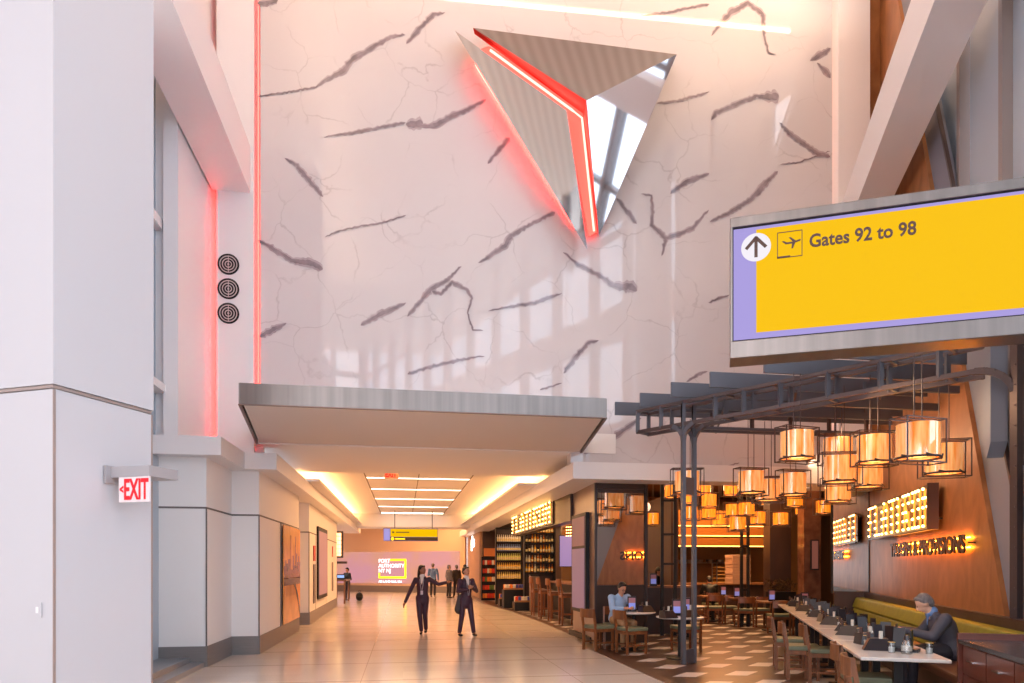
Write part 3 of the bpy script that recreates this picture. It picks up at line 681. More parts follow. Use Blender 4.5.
# --- kiosk screens on left corridor wall
t = thing('wall_display', 'tall dark-framed portrait display screen on the left corridor wall', 'display', (-2.64, 22.9, .62))
MB().box(0, -1.25, 0, .08, 1.25, 2.25).build('frame', BLACK, t)
MB().box(.08, -1.12, .12, .085, 1.12, 2.12).build('screen', emis('lilac_screen_light', (150, 118, 124), .3), t)
t = thing('wall_poster', 'narrow poster with red header beside the tall corridor display', 'poster', (-2.6, 20.9, .55))
MB().box(0, -.22, 0, .02, .22, 1.15).build('board', mat('poster_grey', (120, 104, 100), .4, noise=(8, .4, (1, 1, 1))), t)
MB().box(0, -.2, 1.25, .02, .2, 1.7).build('header', mat('poster_red', (196, 66, 44), .4), t)
t = thing('wall_poster', 'narrow grey notice panel at the far end of the left corridor wall', 'poster', (-2.67, 26.9, .7))
MB().box(0, -.2, 0, .02, .2, 1.1).build('board', mat('poster_grey', (120, 104, 100), .4), t); MB().box(0, -.12, 1.3, .02, .12, 1.7).build('header', mat('poster_red', (196, 66, 44), .4), t)
# --- pergola
PG = Vector((4.66, 10.90, 0)); wdir = Vector((.546, -.838, 0)).normalized(); ndir = Vector((.838, .546, 0)).normalized()
pg = thing('pergola', 'dark steel riveted pergola with grey roof blades over the restaurant seating', 'pergola', PG)
def pl(s, n, z): return wdir*s+ndir*n+Vector((0, 0, z))
zl, zu = 4.04, 4.41
for n in (0, .32):
    g = MB(); g.bar(pl(-.97, n, zl), pl(4.26, n, zl), .05, .06); g.build('lower_chord', BRONZE, pg)
    g = MB(); g.bar(pl(-.97, n, zu), pl(4.9, n, zu), .05, .05); g.build('upper_chord', BRONZE, pg)
for n in (0, .32):
    for i, s_ in enumerate((-.95, -.45, .0, .6, 1.1, 1.7, 2.4, 3.1, 3.8)):
        g = MB(); g.bar(pl(s_, n, zl), pl(s_, n, zu), .06, .05); g.build('truss_strut', PEWTER, pg)
for s_ in (-.95, .75, 1.55, 2.4, 3.2, 3.9):
    MB().bar(pl(s_, 0, zu), pl(s_, .32, zu), .04, .04).build('truss_tie', PEWTER, pg); MB().bar(pl(s_, 0, zl), pl(s_, .32, zl), .04, .04).build('truss_tie', PEWTER, pg)
def post(s_, n, lean, z0=0):
    g = MB()
    g.bar(pl(s_, n, z0), pl(s_, n, 3.75), .06, .09)
    pts = [pl(s_, n, 3.72), pl(s_+lean*.02, n, 3.86), pl(s_+lean*.08, n, 3.96), pl(s_+lean*.2, n, 4.03)]
    for a, c in zip(pts, pts[1:]): g.bar(a, c, .06, .07)
    pts = [pl(s_, n, 3.72), pl(s_-lean*.02, n, 3.86), pl(s_-lean*.08, n, 3.96), pl(s_-lean*.2, n, 4.03)]
    for a, c in zip(pts, pts[1:]): g.bar(a, c, .06, .07)
    g.bar(pl(s_, n, 3.7), pl(s_, n, zu), .06, .06)
    g.build('post', PEWTER, pg)
post(0, 0, 1); post(0, .32, 1)
g = MB(); g.prism([pl(0, 0, 0), pl(0, .32, 0), pl(0, .32, .24), pl(0, 0, .24)], wdir*.03); g.build('base_plate', PEWTER, pg)
g = MB(); g.prism([pl(0, 0, 2.86), pl(0, .32, 2.86), pl(0, .32, 3.15), pl(0, 0, 3.15)], wdir*.03); g.build('tie_plate', PEWTER, pg)
# right-hand posts with large curved brace
for n in (0, .32):
    g = MB(); g.bar(pl(4.6, n, 0), pl(4.6, n, zu+.1), .08, .1)
    for k in range(14):
        c = pl(4.6, n, 1.15+k*.24); g.ball(c-wdir*.0-ndir*.05+Vector((0, 0, 0)), .012, 6)
    g.build('post', BRONZE, pg)
    g = MB(); ctr = pl(4.18, n, 3.62); pts = [ctr+wdir*.42*math.cos(R(a))+Vector((0, 0, .42*math.sin(R(a)))) for a in (0, 15, 30, 45, 60, 75, 90)]
    for a, c in zip(pts, pts[1:]): g.bar(a, c, .07, .08)
    g.build('curved_brace', BRONZE, pg)
# truss running along the front of the room
for yy in (.25, .5):
    g = MB(); g.bar((.1, yy, 4.04), (4.0, yy, 4.04), .05, .05); g.build('lower_chord', PEWTER, pg)
g = MB(); g.bar((.1, .4, 4.36), (4.0, .4, 4.36), .05, .05); g.build('upper_chord', PEWTER, pg)
for k in range(5):
    g = MB(); g.bar((.7+k*.75, .4, 4.04), (.7+k*.75, .4, 4.36), .05, .05); g.build('truss_strut', BRONZE, pg)
# roof blades
for px, py, d in ((615, 409, 12.66), (640, 401, 12.0), (671, 390, 11.3), (710, 379, 10.7), (764, 363, 9.9), (838, 340, 9.2)):
    p = at(px, py, d)-PG; 
    wall_x = (3.3+(p.y+PG.y)*SA)/CA-PG.x
    MB().box(p.x, p.y-.02, 4.45, wall_x, p.y+.02, 4.69).build('roof_blade', PEWTER, pg)
for px, py, zz in ((890, 417, 4.2), (960, 408, 4.22), (1010, 392, 4.25)):
    d = (zz-H)*F/(HY-py); p = at(px, py, d)-PG
    n_ = ndir.dot(Vector((p.x, p.y, 0))); x_left = p.x-3.0
    MB().box(max(p.x-2.4, -.3), p.y-.03, zz-.06, p.x, p.y+.03, zz+.05).build('purlin', PEWTER, pg)
for k, (s0, n0) in enumerate(((.6, .3), (1.8, .3), (3.0, .3))):
    a = pl(s0, n0, 4.3); MB().bar(a, a+Vector((.9, 2.2-.5*k, 0)), .03, .04).build('hanging_rail', BRONZE, pg)
t = up(994, 458, 3.28); tv = to_uv(t)[1]
g = MB(); g.prism([uv(3.2, tv-.13, t.z+.18), uv(3.2, tv, t.z), uv(3.2, tv+.13, t.z+.18), uv(3.2, tv+.13, 4.4), uv(3.2, tv-.13, 4.4)], uv(.18, 0))
struct('trim_14', g, SLATE)
# ---------------------------------------------------------------- lanterns
def shade_mat(name, c1, c2, es):
    m = bpy.data.materials.new(name); m.use_nodes = True; nt = m.node_tree; b = nt.nodes['Principled BSDF']; L = nt.links
    tc = nt.nodes.new('ShaderNodeTexCoord'); mp = nt.nodes.new('ShaderNodeMapping'); mp.inputs['Scale'].default_value = (1, 1, .12); L.new(tc.outputs['Object'], mp.inputs[0])
    n = nt.nodes.new('ShaderNodeTexNoise'); n.inputs['Scale'].default_value = 16; n.inputs['Detail'].default_value = 3; L.new(mp.outputs[0], n.inputs['Vector'])
    r = nt.nodes.new('ShaderNodeValToRGB'); r.color_ramp.elements[0].position = .35; r.color_ramp.elements[1].position = .68
    r.color_ramp.elements[0].color = (*srgb(c1), 1); r.color_ramp.elements[1].color = (*srgb(c2), 1)
    L.new(n.outputs['Fac'], r.inputs[0]); L.new(r.outputs[0], b.inputs['Emission Color']); L.new(r.outputs[0], b.inputs['Base Color'])
    b.inputs['Emission Strength'].default_value = es; b.inputs['Roughness'].default_value = .08; b.inputs['Specular IOR Level'].default_value = .9
    b.inputs['Coat Weight'].default_value = 1; b.inputs['Coat Roughness'].default_value = .03; b.inputs['Coat IOR'].default_value = 1.9
    return m
def make_lantern(lab, group, shade, glow):
    t = thing('pendant_lantern', lab, 'lantern', (0, 0, 0), 0, group)
    n = 28; g = MB()
    vs = []; fs = []
    for r in (.23, .222):
        for z in (-.19, .19):
            for k in range(n): a = 2*math.pi*k/n; vs.append((r*math.cos(a), r*math.sin(a), z))
    for k in range(n):
        k2 = (k+1) % n
        fs += [(k, k2, n+k2, n+k), (2*n+k2, 2*n+k, 3*n+k, 3*n+k2), (n+k, n+k2, 3*n+k2, 3*n+k), (k2, k, 2*n+k, 2*n+k2)]
    g.add(vs, fs); sh = g.build('shade', shade, t, True)
    g = MB(); g.lathe([(.14, 0), (.14, .012)], (0, 0, -.17), 20); g.build('diffuser', glow, t)
    g = MB()
    for x, y in ((.29, .12), (-.29, .12), (.29, -.12), (-.29, -.12)):
        g.bar((x, y, -.25), (x, y, .25), .014, .014)
    for z in (-.25, .25):
        for y in (.12, -.12): g.bar((-.297, y, z), (.297, y, z), .014, .014)
        for x in (.29, -.29): g.bar((x, -.12, z), (x, .12, z), .014, .014)
    g.build('frame', BRONZE, t)
    g = MB(); n = 24
    pts = [(.235*math.cos(2*math.pi*k/n), .235*math.sin(2*math.pi*k/n), -.2) for k in range(n+1)]; g.tube(pts, .014, 5)
    for k in range(0, n, 4): g.tube([(.235*math.cos(2*math.pi*k/n)*1.05, .235*math.sin(2*math.pi*k/n)*1.05, -.175), (.235*math.cos(2*math.pi*(k+2)/n)*1.05, .235*math.sin(2*math.pi*(k+2)/n)*1.05, -.21)], .01, 4)
    g.build('ring', BRONZE, t)
    return t
SH1 = shade_mat('amber_glass_shade', (240, 130, 40), (255, 190, 120), .35)
SH2 = shade_mat('lit_amber_shade', (236, 110, 20), (255, 160, 44), .62)
GLOW = emis('lamp_glow', (255, 180, 90), 4)
ROD = MB
def rods(t, top, two=True):
    g = MB(); L = top
    for x in ((-.06, .06) if two else (0,)): g.tube([(x, 0, .25), (x, 0, L)], .007, 5)
    g.bar((-.29, 0, .25), (.29, 0, .25), .014, .014)
    g.build('rod', BRONZE, t)
near = [(797, 445, 9.9, 'nearest the upper left of the group, above a smaller one'), (838, 450, 11.4, 'high, half hidden behind two lower ones in the middle'), (840, 469, 10.6, 'lower middle, in front of a higher one'),
  (874, 449, 10.0, 'second from the right of the large ones, touching the biggest'), (918, 441, 7.9, 'the biggest, high at the right'), (944, 459, 9.3, 'rightmost, against the brown wall'),
  (751, 482, 12.6, 'leftmost of the large ones right of the steel post'), (768, 490, 13.2, 'just behind and right of the leftmost large one'), (793, 484, 12.6, 'low, straight under the upper left one'),
  (687, 482, 13.0, 'hanging behind the double steel post'), (868, 475, 11.6, 'low behind the second from the right'), (838, 491, 13.1, 'lowest in the middle')]
lant = None
for px, py, d, lab in near:
    p = at(px, py, d); lab_ = 'large amber lantern, '+lab; gr = 'large lanterns under the pergola'
    if lant is None: lant = make_lantern(lab_, gr, SH1, GLOW); o = lant
    else:
        o = thing('pendant_lantern', lab_, 'lantern', p, 0, gr)
        for ch in lant.children:
            if ch.name.startswith('rod'): continue
            c = ch.copy(); col.objects.link(c); c.parent = o
    o.location = p; k = random.Random(px).uniform(-.3, .4); o.rotation_euler = (0, 0, k-T)
    rods(o, 4.45-p.z)
inn = [(672, 491, 16.5), (653, 519, 18), (667, 520.5, 18.5), (644, 524, 20), (690, 513, 17), (709, 500.6, 17), (709, 512.5, 18.3), (703.5, 489, 17.5), (733, 510, 18), (747, 509, 17), (737.6, 523.5, 16.2), (758, 518, 17.4),
  (731, 489, 17.6), (780.6, 519, 17), (795, 500, 16.5), (802, 509, 18.5), (824, 507, 16.5), (768, 500, 20.2), (719, 520, 20.5), (785, 492, 19), (690, 498, 20), (663, 505, 21)]
lab0 = 'small orange lantern, '
desc = ['high beside the double post', 'low, second from the left', 'low, third from the left', 'low, farthest left', 'low just right of the double post', 'upper of a stacked pair', 'lower of a stacked pair', 'high under the white band beside the double post',
  'upper left of the central cluster', 'top centre of the central cluster', 'lowest of the central cluster', 'right of the central cluster', 'high above the central cluster', 'in front of the dark brown column', 'high right of the dark brown column',
  'beside the polished stone column', 'near the mirror at the right end', 'behind the dark brown column top', 'deep in the room, below the stacked pair', 'deep in the room, high before the dark column', 'deep behind the double post', 'deep at the left, above the low ones']
li = None
for (px, py, d), ds in zip(inn, desc):
    p = at(px, py, d)
    if li is None: li = o = make_lantern(lab0+ds, 'small lanterns inside the restaurant', SH2, GLOW)
    else:
        o = thing('pendant_lantern', lab0+ds, 'lantern', p, 0, 'small lanterns inside the restaurant')
        for ch in li.children:
            if ch.name.startswith('rod'): continue
            c = ch.copy(); col.objects.link(c); c.parent = o
    o.location = p; o.scale = (.78,)*3; o.rotation_euler = (0, 0, random.Random(px).uniform(-.3, .3)-T)
    rods(o, (4.3-p.z)/.78, False)
# ================================================================ restaurant shell details
STONE = mat('polished_brown_stone', (112, 74, 56), .12, noise=(5, .35, (1, 1, 1)))
TAUPE = mat('taupe_stone', (122, 92, 74), .3, noise=(3, .12, (1, 1, 1)))
pf = [(3.98, 13.97), (5.18, 14.09), (5.18, 16.2), (4.07, 16.1)]
struct('wall_pillar', MB().ext(pf, 0, 3.41), TAUPE).name = 'wall_front'
g = MB(); md = Vector((.9953, .097, 0)); mo = Vector((3.98, 13.965, 0)); mn = Vector((.097, -.9953, 0))
g.bar(mo+md*0+mn*.02+Vector((0, 0, .62)), mo+md*1.18+mn*.02+Vector((0, 0, .62)), .04, 1.24)
g.bar(mo+md*.02+mn*.03, mo+md*.02+mn*.03+Vector((0, 0, 3.4)), .05, .07).bar(mo+md*1.18+mn*.03, mo+md*1.18+mn*.03+Vector((0, 0, 3.4)), .06, .08)
g.bar(mo+mn*.02+Vector((0, 0, 3.35)), mo+md*1.18+mn*.02+Vector((0, 0, 3.35)), .04, .12)
struct('trim_15', g, mat('dark_wainscot', (50, 42, 42), .35))
t = thing('mirror', 'tall mirror panel behind the man in the blue shirt, showing the reversed sign', 'mirror', mo+md*.06+mn*.02+Vector((0, 0, 1.25)), math.atan2(md.y, md.x))
MB().box(0, -.012, 0, 1.07, 0, 1.95).build('glass', MIRROR, t)
MB().box(0, -.03, 1.95, 1.07, 0, 2.03).build('frame', mat('dark_wainscot', (50, 42, 42), .35), t)
t = thing('menu_board', 'tall lilac lit menu screen on the pillar facing the corridor', 'display', (4.0, 15.0, .62), 0)
MB().box(-.09, -.62, 0, .05, .62, 2.2).build('frame', BLACK, t)
MB().box(-.1, -.54, .08, -.088, .54, 1.42).build('screen', emis('lilac_menu', (128, 108, 132), .26), t)
MB().box(-.1, -.54, 1.48, -.088, .54, 2.12).build('screen', emis('rose_menu', (120, 88, 96), .24), t)
struct('trim_16', MB().box(3.96, 14.2, 0, 4.02, 16.1, .12), BLACK)
# polished columns
def column(name, pa, pb, d, z, m, depth=.5):
    a, b = at(pa, 300, d), at(pb, 300, d); w_ = (b-a).length
    return struct(name, MB().cbox(((a.x+b.x)/2, (a.y+b.y)/2+depth/2, z/2), (w_, depth, z), Matrix.Translation(((a.x+b.x)/2, (a.y+b.y)/2, 0)) @ Matrix.Rotation(-T, 4, 'Z') @ Matrix.Translation((-(a.x+b.x)/2, -(a.y+b.y)/2, 0))), m)
column('wall_column', 770, 791, 19, 4.3, DARKWOOD).name = 'wall_column'
column('wall_column', 804, 821, 17.7, 4.3, STONE, .4).name = 'wall_column'
column('wall_column', 845, 851, 17.5, 4.3, BLACK, .2).name = 'wall_column'
t = thing('wall_display', 'narrow dark screen mounted on the polished stone column', 'display', at(814, 570, 17.62), -T)
MB().box(-.1, -.06, 0, .1, 0, .78).build('frame', BLACK, t); MB().box(-.08, -.068, .03, .08, -.06, .75).build('screen', emis('dim_rose', (120, 76, 66), .35), t)
t = thing('mirror', 'tall mirror at the far end of the brown wall reflecting the lit bulb sign', 'mirror', uv(2.62, VEND-.02, 1.05), -A)
MB().box(0, 0, 0, .76, .02, 2.4).build('glass', MIRROR, t); MB().box(-.05, -.01, -.05, 0, .04, 2.45).box(.76, -.01, -.05, .8, .04, 2.45).build('frame', BLACK, t)
struct('wall_end', MB().box(2.65, VEND, 0, WALLU, VEND+.2, 3.6, M), DARKWOOD).name = 'wall_back'
# kitchen
KY = 22.0
OR = mat('brass_hood', (196, 120, 52), .3, .6)
t = thing('kitchen_hood', 'wide stepped brass hood with warm light bands over the open kitchen', 'hood', (10.2, KY+.8, 0))
KST = emis('kitchen_strip', (255, 160, 70), 7)
for k, (z0, z1, dy) in enumerate(((2.35, 2.62, .0), (2.72, 2.98, .3), (3.08, 3.6, .6))):
    MB().box(-4.4, dy-.8, z0, 3.0, 1.8, z1).build('hood_band', OR, t)
    MB().box(-4.4, dy-.7, z0-.03, 3.0, dy-.66, z0-.005).build('light_strip', KST, t)
t = thing('kitchen_counter', 'long dark wood counter in front of the open kitchen', 'counter', (9.6, KY-.6, 0))
MB().box(-3.6, 0, 0, 3.0, .6, 1.02).build('body', DARKWOOD, t); MB().box(-3.65, -.06, 1.02, 3.05, .66, 1.08).build('worktop', TABLEWOOD, t)
t = thing('bread_rack', 'tall metal rack of bread trays in the kitchen', 'rack', at(722, 594, 24.2))
g = MB()
for x in (-.28, .28): g.box(x-.015, -.2, 0, x+.015, -.17, 1.75).box(x-.015, .17, 0, x+.015, .2, 1.75)
g.build('frame', STEEL, t); t.location.z = .0
for k in range(9): MB().box(-.27, -.2, .55+k*.13, .27, .2, .575+k*.13).build('tray', mat('bread_tray', (214, 160, 90), .5), t)
for k in range(9):
    o = MB().cbox((0, 0, .055), (.62, .5, .1)).build('pizza_box', mat('kraft_card', (196, 150, 120), .6)); p = at(738, 590, 21.8); o.location = (p.x+random.uniform(-.02, .02), p.y, 1.08+k*.102)
    bevel(o, .008, 1)
    tag(o, 'flat card pizza box in the stack on the kitchen counter, '+('topmost' if k == 8 else 'lowest' if k == 0 else ORD[k]+' from the bottom'), 'box', 'pizza boxes stacked on the kitchen counter')
# hanging utensils / shelves
t = thing('kitchen_shelf', 'steel shelf with pans on the kitchen back wall', 'shelf', (11.0, 24.8, 0))
MB().box(-2.2, -.3, 1.75, 1.4, .1, 1.79).build('board', STEEL, t)
for k in range(8): MB().lathe([(.13, 0), (.15, .1)], (-1.9+k*.42, -.1, 1.79), 14).build('pan', STEEL, t)
# black post pairs inside (ladder frame, rear pair)
def ladder(px0, px1, d, top, lab, rungs):
    p = at((px0+px1)/2, 600, d); w_ = (px1-px0)*d/F/2; t = thing('steel_frame', lab, 'frame', (p.x, p.y, 0), -T)
    for s_ in (-1, 1):
        MB().bar((s_*w_, 0, 0), (s_*w_, 0, top), .07, .07).build('post', BLACK, t)
        g = MB(); pts = [(s_*w_, 0, top-.3), (s_*(w_+.06), 0, top-.12), (s_*(w_+.2), 0, top)]
        for a, c in zip(pts, pts[1:]): g.bar(a, c, .05, .05)
        g.build('curved_brace', BLACK, t)
    for z in rungs: MB().bar((-w_, 0, z), (w_, 0, z), .05, .05).build('rung', BLACK, t)
ladder(662, 675, 16.2, 3.9, 'black steel frame with rungs seen left of the double post', (1.7, 2.4, 3.2))
ladder(741.5, 748, 18.6, 3.6, 'slim black double post deep in the restaurant behind the central lanterns', (1.0, 2.2))
# serving station at the left back
t = thing('service_station', 'brown host station with dark panelled front behind the round tables', 'counter', at(662, 600, 16.6)); t.location.z = 0; t.rotation_euler = (0, 0, -T)
MB().box(-.7, 0, 0, .7, .6, 1.12).build('body', DARKWOOD, t); MB().box(-.75, -.05, 1.12, .75, .65, 1.17).build('worktop', TABLEWOOD, t)
# arched mirror / round lamp
t = thing('globe_lamp', 'pale round globe lamp high inside the restaurant near the ladder frame', 'lamp', at(645.5, 507, 17.5))
MB().ball((0, 0, 0), .13, 16).build('globe', emis('globe_glow', (255, 214, 180), .8), t, True); MB().tube([(0, 0, .12), (0, 0, 4.29-t.location.z)], .01, 5).build('rod', BLACK, t)
# ================================================================ wall signs with bulbs
GL = {'F': ['1111', '1', '111', '1', '1'], 'L': ['1', '1', '1', '1', '1111'], 'A': [' 11 ', '1  1', '1111', '1  1', '1  1'], 'T': ['1111', ' 1', ' 1', ' 1', ' 1'],
      'I': ['1', '1', '1', '1', '1'], 'R': ['1111', '1  1', '111 ', '1 1 ', '1  1'], 'O': ['1111', '1  1', '1  1', '1  1', '1111'], 'N': ['1  1', '11 1', '1 11', '1  1', '1  1']}
BULB = emis('bulb_glow', (255, 196, 110), 11)
CH = mat('glowing_channel', (214, 120, 50), .45, em=(255, 150, 50), es=1.1)  # bulb light on the strokes put in as their own glow
RIM = mat('letter_rim', (64, 40, 30), .4)
bulb_me = MB().ball((0, 0, 0), .024, 6)
def bulb_sign(lab, loc, rz, width, height, per=4, depth=.025):
    t = thing('bulb_sign', lab, 'sign', loc, rz)
    word = 'FLATIRON'; ws_ = [1 if c == 'I' else 2.5 for c in word]; gap = 1.9; tot = sum(ws_)+gap*7
    ux = width/tot; uz = height/4; x = 0; proto = None
    for c, w_ in zip(word, ws_):
        rows = GL[c]; g = MB(); bulbs = []
        cells = {}
        for r, row in enumerate(rows):
            n = max(1, len(rows[0]) if c != 'T' else 4)
            for k, ch in enumerate(row.ljust(4)):
                if ch == '1': cells[(k, r)] = (x+(1.5 if c == 'T' and k == 1 and r > 0 else k)*(w_/3 if w_ > 1 else 0)*ux, (4-r)*uz)
        for (k, r), (xx, zz) in cells.items():
            if k == 2 and (1, r) in cells and c != 'N' and r in (0, 2, 4): pass
            elif k == 1 and (2, r) in cells and c != 'N' and r in (0, 2, 4): bulbs.append((xx+.5*(w_/3)*ux, zz))
            else: bulbs.append((xx, zz))
            for dk, dr in ((1, 0), (0, 1)) + (((-1, 1), (1, 1)) if c == 'A' and r == 0 else ()) + (((1, 1),) if c in 'NR' and r >= 1 else ()):
                q = cells.get((k+dk, r+dr))
                if q:
                    if c in 'AO' and dk and 0 < r < 4 and not (c == 'A' and r == 2): continue
                    if c == 'N' and dk and not dr: continue
                    g.bar((xx, -depth/2, zz), (q[0], -depth/2, q[1]), .036, depth)
        if c == 'I': g.bar((x, -depth/2, 0), (x, -depth/2, 4*uz), .085, depth)
        L = g.build('letter', CH, t)
        for xx, zz in bulbs:
            if proto is None: b = proto = bulb_me.build('bulb', BULB, L)
            else: b = proto.copy(); col.objects.link(b); b.parent = L
            b.location = (xx, -depth-.015, zz)
        x += (w_+gap)*ux
    return t
# wall sign: x' runs toward the viewer along -v
US = WALLU-.27; a = up(864.5, 538, US); b = up(923, 523, US); za = (a.z+b.z)/2
va, vb = to_uv(a)[1], to_uv(b)[1]; top_ = up(925.5, 486, US).z
sg = bulb_sign('FLATIRON sign in glowing round bulbs on the brown wall above the banquette', uv(WALLU-.14, va, za), -A-R(90), va-vb, top_-za+.0)
MB().box(-.08, .03, -.06, va-vb+.08, .06, top_-za+.03).build('backing_board', RIM, sg)
for k in range(5): MB().bar((k*(va-vb)/4, .14, .1), (k*(va-vb)/4, -.0, .1), .03, .03).build('standoff', BLACK, sg)
MB().box(-.1, -.03, -.08, va-vb+.12, .0, -.05).build('rail', RIM, sg); MB().box(-.1, -.03, top_-za+.02, va-vb+.12, .0, top_-za+.05).build('rail', RIM, sg)
MB().box(va-vb+.08, -.1, -.08, va-vb+.12, .06, top_-za+.05).build('end_plate', RIM, sg)
UT = WALLU-.15; a = up(889, 557, UT); b = up(963, 551, UT); va, vb = to_uv(a)[1], to_uv(b)[1]; zt_ = up(963, 533, UT).z
ts = thing('tavern_sign', 'dark back-lit letters TAVERN & PROVISIONS under the bulb sign', 'sign', uv(WALLU-.12, va, (a.z+b.z)/2), -A-R(90))
tx = text('lettering', 'TAVERN & PROVISIONS', .36, mat('dark_letter', (46, 26, 20), .4), ts, (0, 0, 0), (R(90), 0, 0), .01, .012)
tw = max(v.co.x for v in tx.data.vertices)-min(v.co.x for v in tx.data.vertices); tx.scale = ((va-vb)/tw, (zt_-b.z)/.26, 1)
MB().box(.0, .08, .06, va-vb-.12, .1, .08).box(.0, .08, .2, va-vb-.12, .1, .22).build('light_strip', emis('sign_backlight', (255, 150, 40), 40), ts)
for k in range(6): MB().bar((k*(va-vb)/5, .12, .13), (k*(va-vb)/5, .03, .13), .02, .02).build('standoff', BLACK, ts)
# storefront sign along the corridor
struct('wall_header', MB().box(4.0, 16.1, 2.75, 4.3, 24.9, 3.41), DARKWOOD).name = 'wall_front'
sf = bulb_sign('FLATIRON sign in glowing bulbs over the bottle shop facing the corridor', (3.93, 24.3, 2.84), R(-90), 6.3, .52)
MB().box(-.08, .03, -.05, 6.4, .06, .56).build('backing_board', RIM, sf)
# ================================================================ bar and shop
struct('wall_shop_back', MB().box(6.6, 16.2, 0, 6.8, 34.6, 3.41).box(4.0, 34.4, 0, 6.8, 34.6, 3.41), mat('shop_wall', (72, 48, 36), .5)).name = 'wall_back'
t = thing('bar_counter', 'dark bar counter with wood top behind the row of stools', 'counter', (5.1, 20.0, 0))
MB().box(0, -2.4, 0, .55, 3.4, 1.08).build('body', BLACK, t); MB().box(-.12, -2.5, 1.08, .6, 3.45, 1.14).build('worktop', TABLEWOOD, t)
t = thing('end_pier', 'pale metal clad pier at the far end of the bar', 'pier', (4.75, 24.0, 0)); MB().box(-.25, -.1, 0, .05, .25, 1.3).build('body', mat('pier_metal', (120, 100, 86), .35, .5), t); MB().box(-.27, -.12, 1.3, .07, .27, 1.34).build('top', BLACK, t)
def chair_parts(t, seat_z, back_z, w=.46, foot=None, cush=CUSHION):
    h = w/2-.03
    for x in (-h, h):
        g = MB(); g.bar((x, h, 0), (x, h, seat_z-.03), .04, .04); g.build('leg', WOOD, t)
        g = MB(); g.bar((x, -h, 0), (x, -h, seat_z), .04, .045).bar((x, -h, seat_z-.02), (x, -h-.06, back_z), .04, .04); g.build('leg', WOOD, t)
    g = MB()
    for x in (-h, h): g.bar((x, -h, seat_z-.06), (x, h, seat_z-.06), .03, .06)
    for y in (-h, h): g.bar((-h, y, seat_z-.06), (h, y, seat_z-.06), .03, .06)
    g.build('seat_frame', WOOD, t)
    g = MB(); zz = foot or .16
    for x in (-h, h): g.bar((x, -h, zz), (x, h, zz), .025, .03)
    g.build('stretcher', WOOD, t)
    o = MB().box(-w/2+.005, -w/2+.03, seat_z-.03, w/2-.005, w/2+.01, seat_z+.035).build('seat', cush, t); bevel(o, .015, 2)
    g = MB(); n = 8; hb = .17 if seat_z < .6 else .2
    for k in range(n):
        x0, x1 = -h-.02+(w-.02)*k/n, -h-.02+(w-.02)*(k+1)/n
        y0, y1 = [-h-.055-.05*(1-(x/(h+.02))**2) for x in (x0, x1)]
        g.prism([(x0, y0, back_z-hb), (x1, y1, back_z-hb), (x1, y1-.022, back_z-hb), (x0, y0-.022, back_z-hb)], (0, 0, hb))
    g.build('backrest', WOOD, t)
ST = [(571, 626), (559.5, 622), (549.5, 619), (539.5, 616.5)]
st0 = None
for i, (x, y) in enumerate(ST):
    p = fl(x-4, y-1); p.x = max(p.x, 4.45); lab = 'wooden bar stool with low back at the bar, '+('nearest' if i == 0 else 'farthest' if i == 3 else ORD[i]+' from the near end')
    if st0 is None:
        st0 = thing('bar_stool', lab, 'stool', p, R(-90), 'stools along the bar'); chair_parts(st0, .86, 1.28, .42, .3, LEATHER)
    else: dup(st0, p, R(-90), lab)
# bottle shelves
BOT = [mat('amber_bottle', (176, 96, 24), .12), mat('dark_bottle', (40, 34, 22), .12), mat('gold_bottle', (214, 156, 54), .15), mat('clear_bottle', (196, 186, 168), .1)]
LABL = mat('bottle_label', (226, 206, 150), .5)
def bottle(name, m, lm, lab, group, loc, s=1.0):
    t = thing(name, lab, 'bottle', loc, 0, group); t.scale = (s,)*3
    MB().lathe([(.036, 0), (.038, .01), (.038, .17), (.014, .225), (.013, .29), (.016, .3)], (0, 0, 0), 8).build('glass', m, t, True)
    MB().lathe([(.0392, .04), (.0392, .13)], (0, 0, 0), 8).build('label', lm, t)
    return t
protos = []
def shelf_unit(lab, loc, w, zs, depth=.3, top=None, m=None):
    t = thing('shelf_unit', lab, 'shelf', loc); m = m or BLACK; zt = top or zs[-1]+.42
    MB().box(-w/2, depth-.02, 0, w/2, depth, zt).build('back_panel', DARKWOOD, t)
    for x in (-w/2, w/2): MB().box(x-.02, 0, 0, x+.02, depth, zt).build('side_panel', m, t)
    for z in zs: MB().box(-w/2, 0, z-.03, w/2, depth, z).build('shelf', m, t)
    MB().box(-w/2, 0, zt-.03, w/2, depth, zt).build('top_panel', m, t)
    return t
BX = (4.5, 5.6); zs1 = [1.42, 1.79, 2.16, 2.53, 2.9]
shelf_unit('tall dark shelf of liquor bottles behind the bar, under the bulb sign', (5.05, 25.0, 0), 1.14, zs1, top=3.38)
rn = random.Random(5)
for r, z in enumerate(zs1):
    for k in range(10):
        m = rn.randrange(4); gname = 'liquor bottles on the bar shelf'; lb = ('amber', 'dark', 'golden', 'clear')[m]+' liquor bottle on the '+('lowest', 'second', 'middle', 'fourth', 'top')[r]+' shelf behind the bar'
        pos = (4.56+k*.109, 25.12, z)
        key = ('b', m)
        src = next((o for kk, o in protos if kk == key), None)
        if src is None: protos.append((key, bottle('liquor_bottle', BOT[m], LABL, lb, gname, pos, 1.05)))
        else: dup(src, pos, None, lb, gname, (1.05, 1.05, rn.uniform(.85, 1.1)))
zs2 = [1.1, 1.5, 1.9, 2.3, 2.7]
shelf_unit('shop shelf stacked with pale labelled bottles left of the bar shelf', (4.5, 29.0, 0), 1.1, zs2, top=3.3)
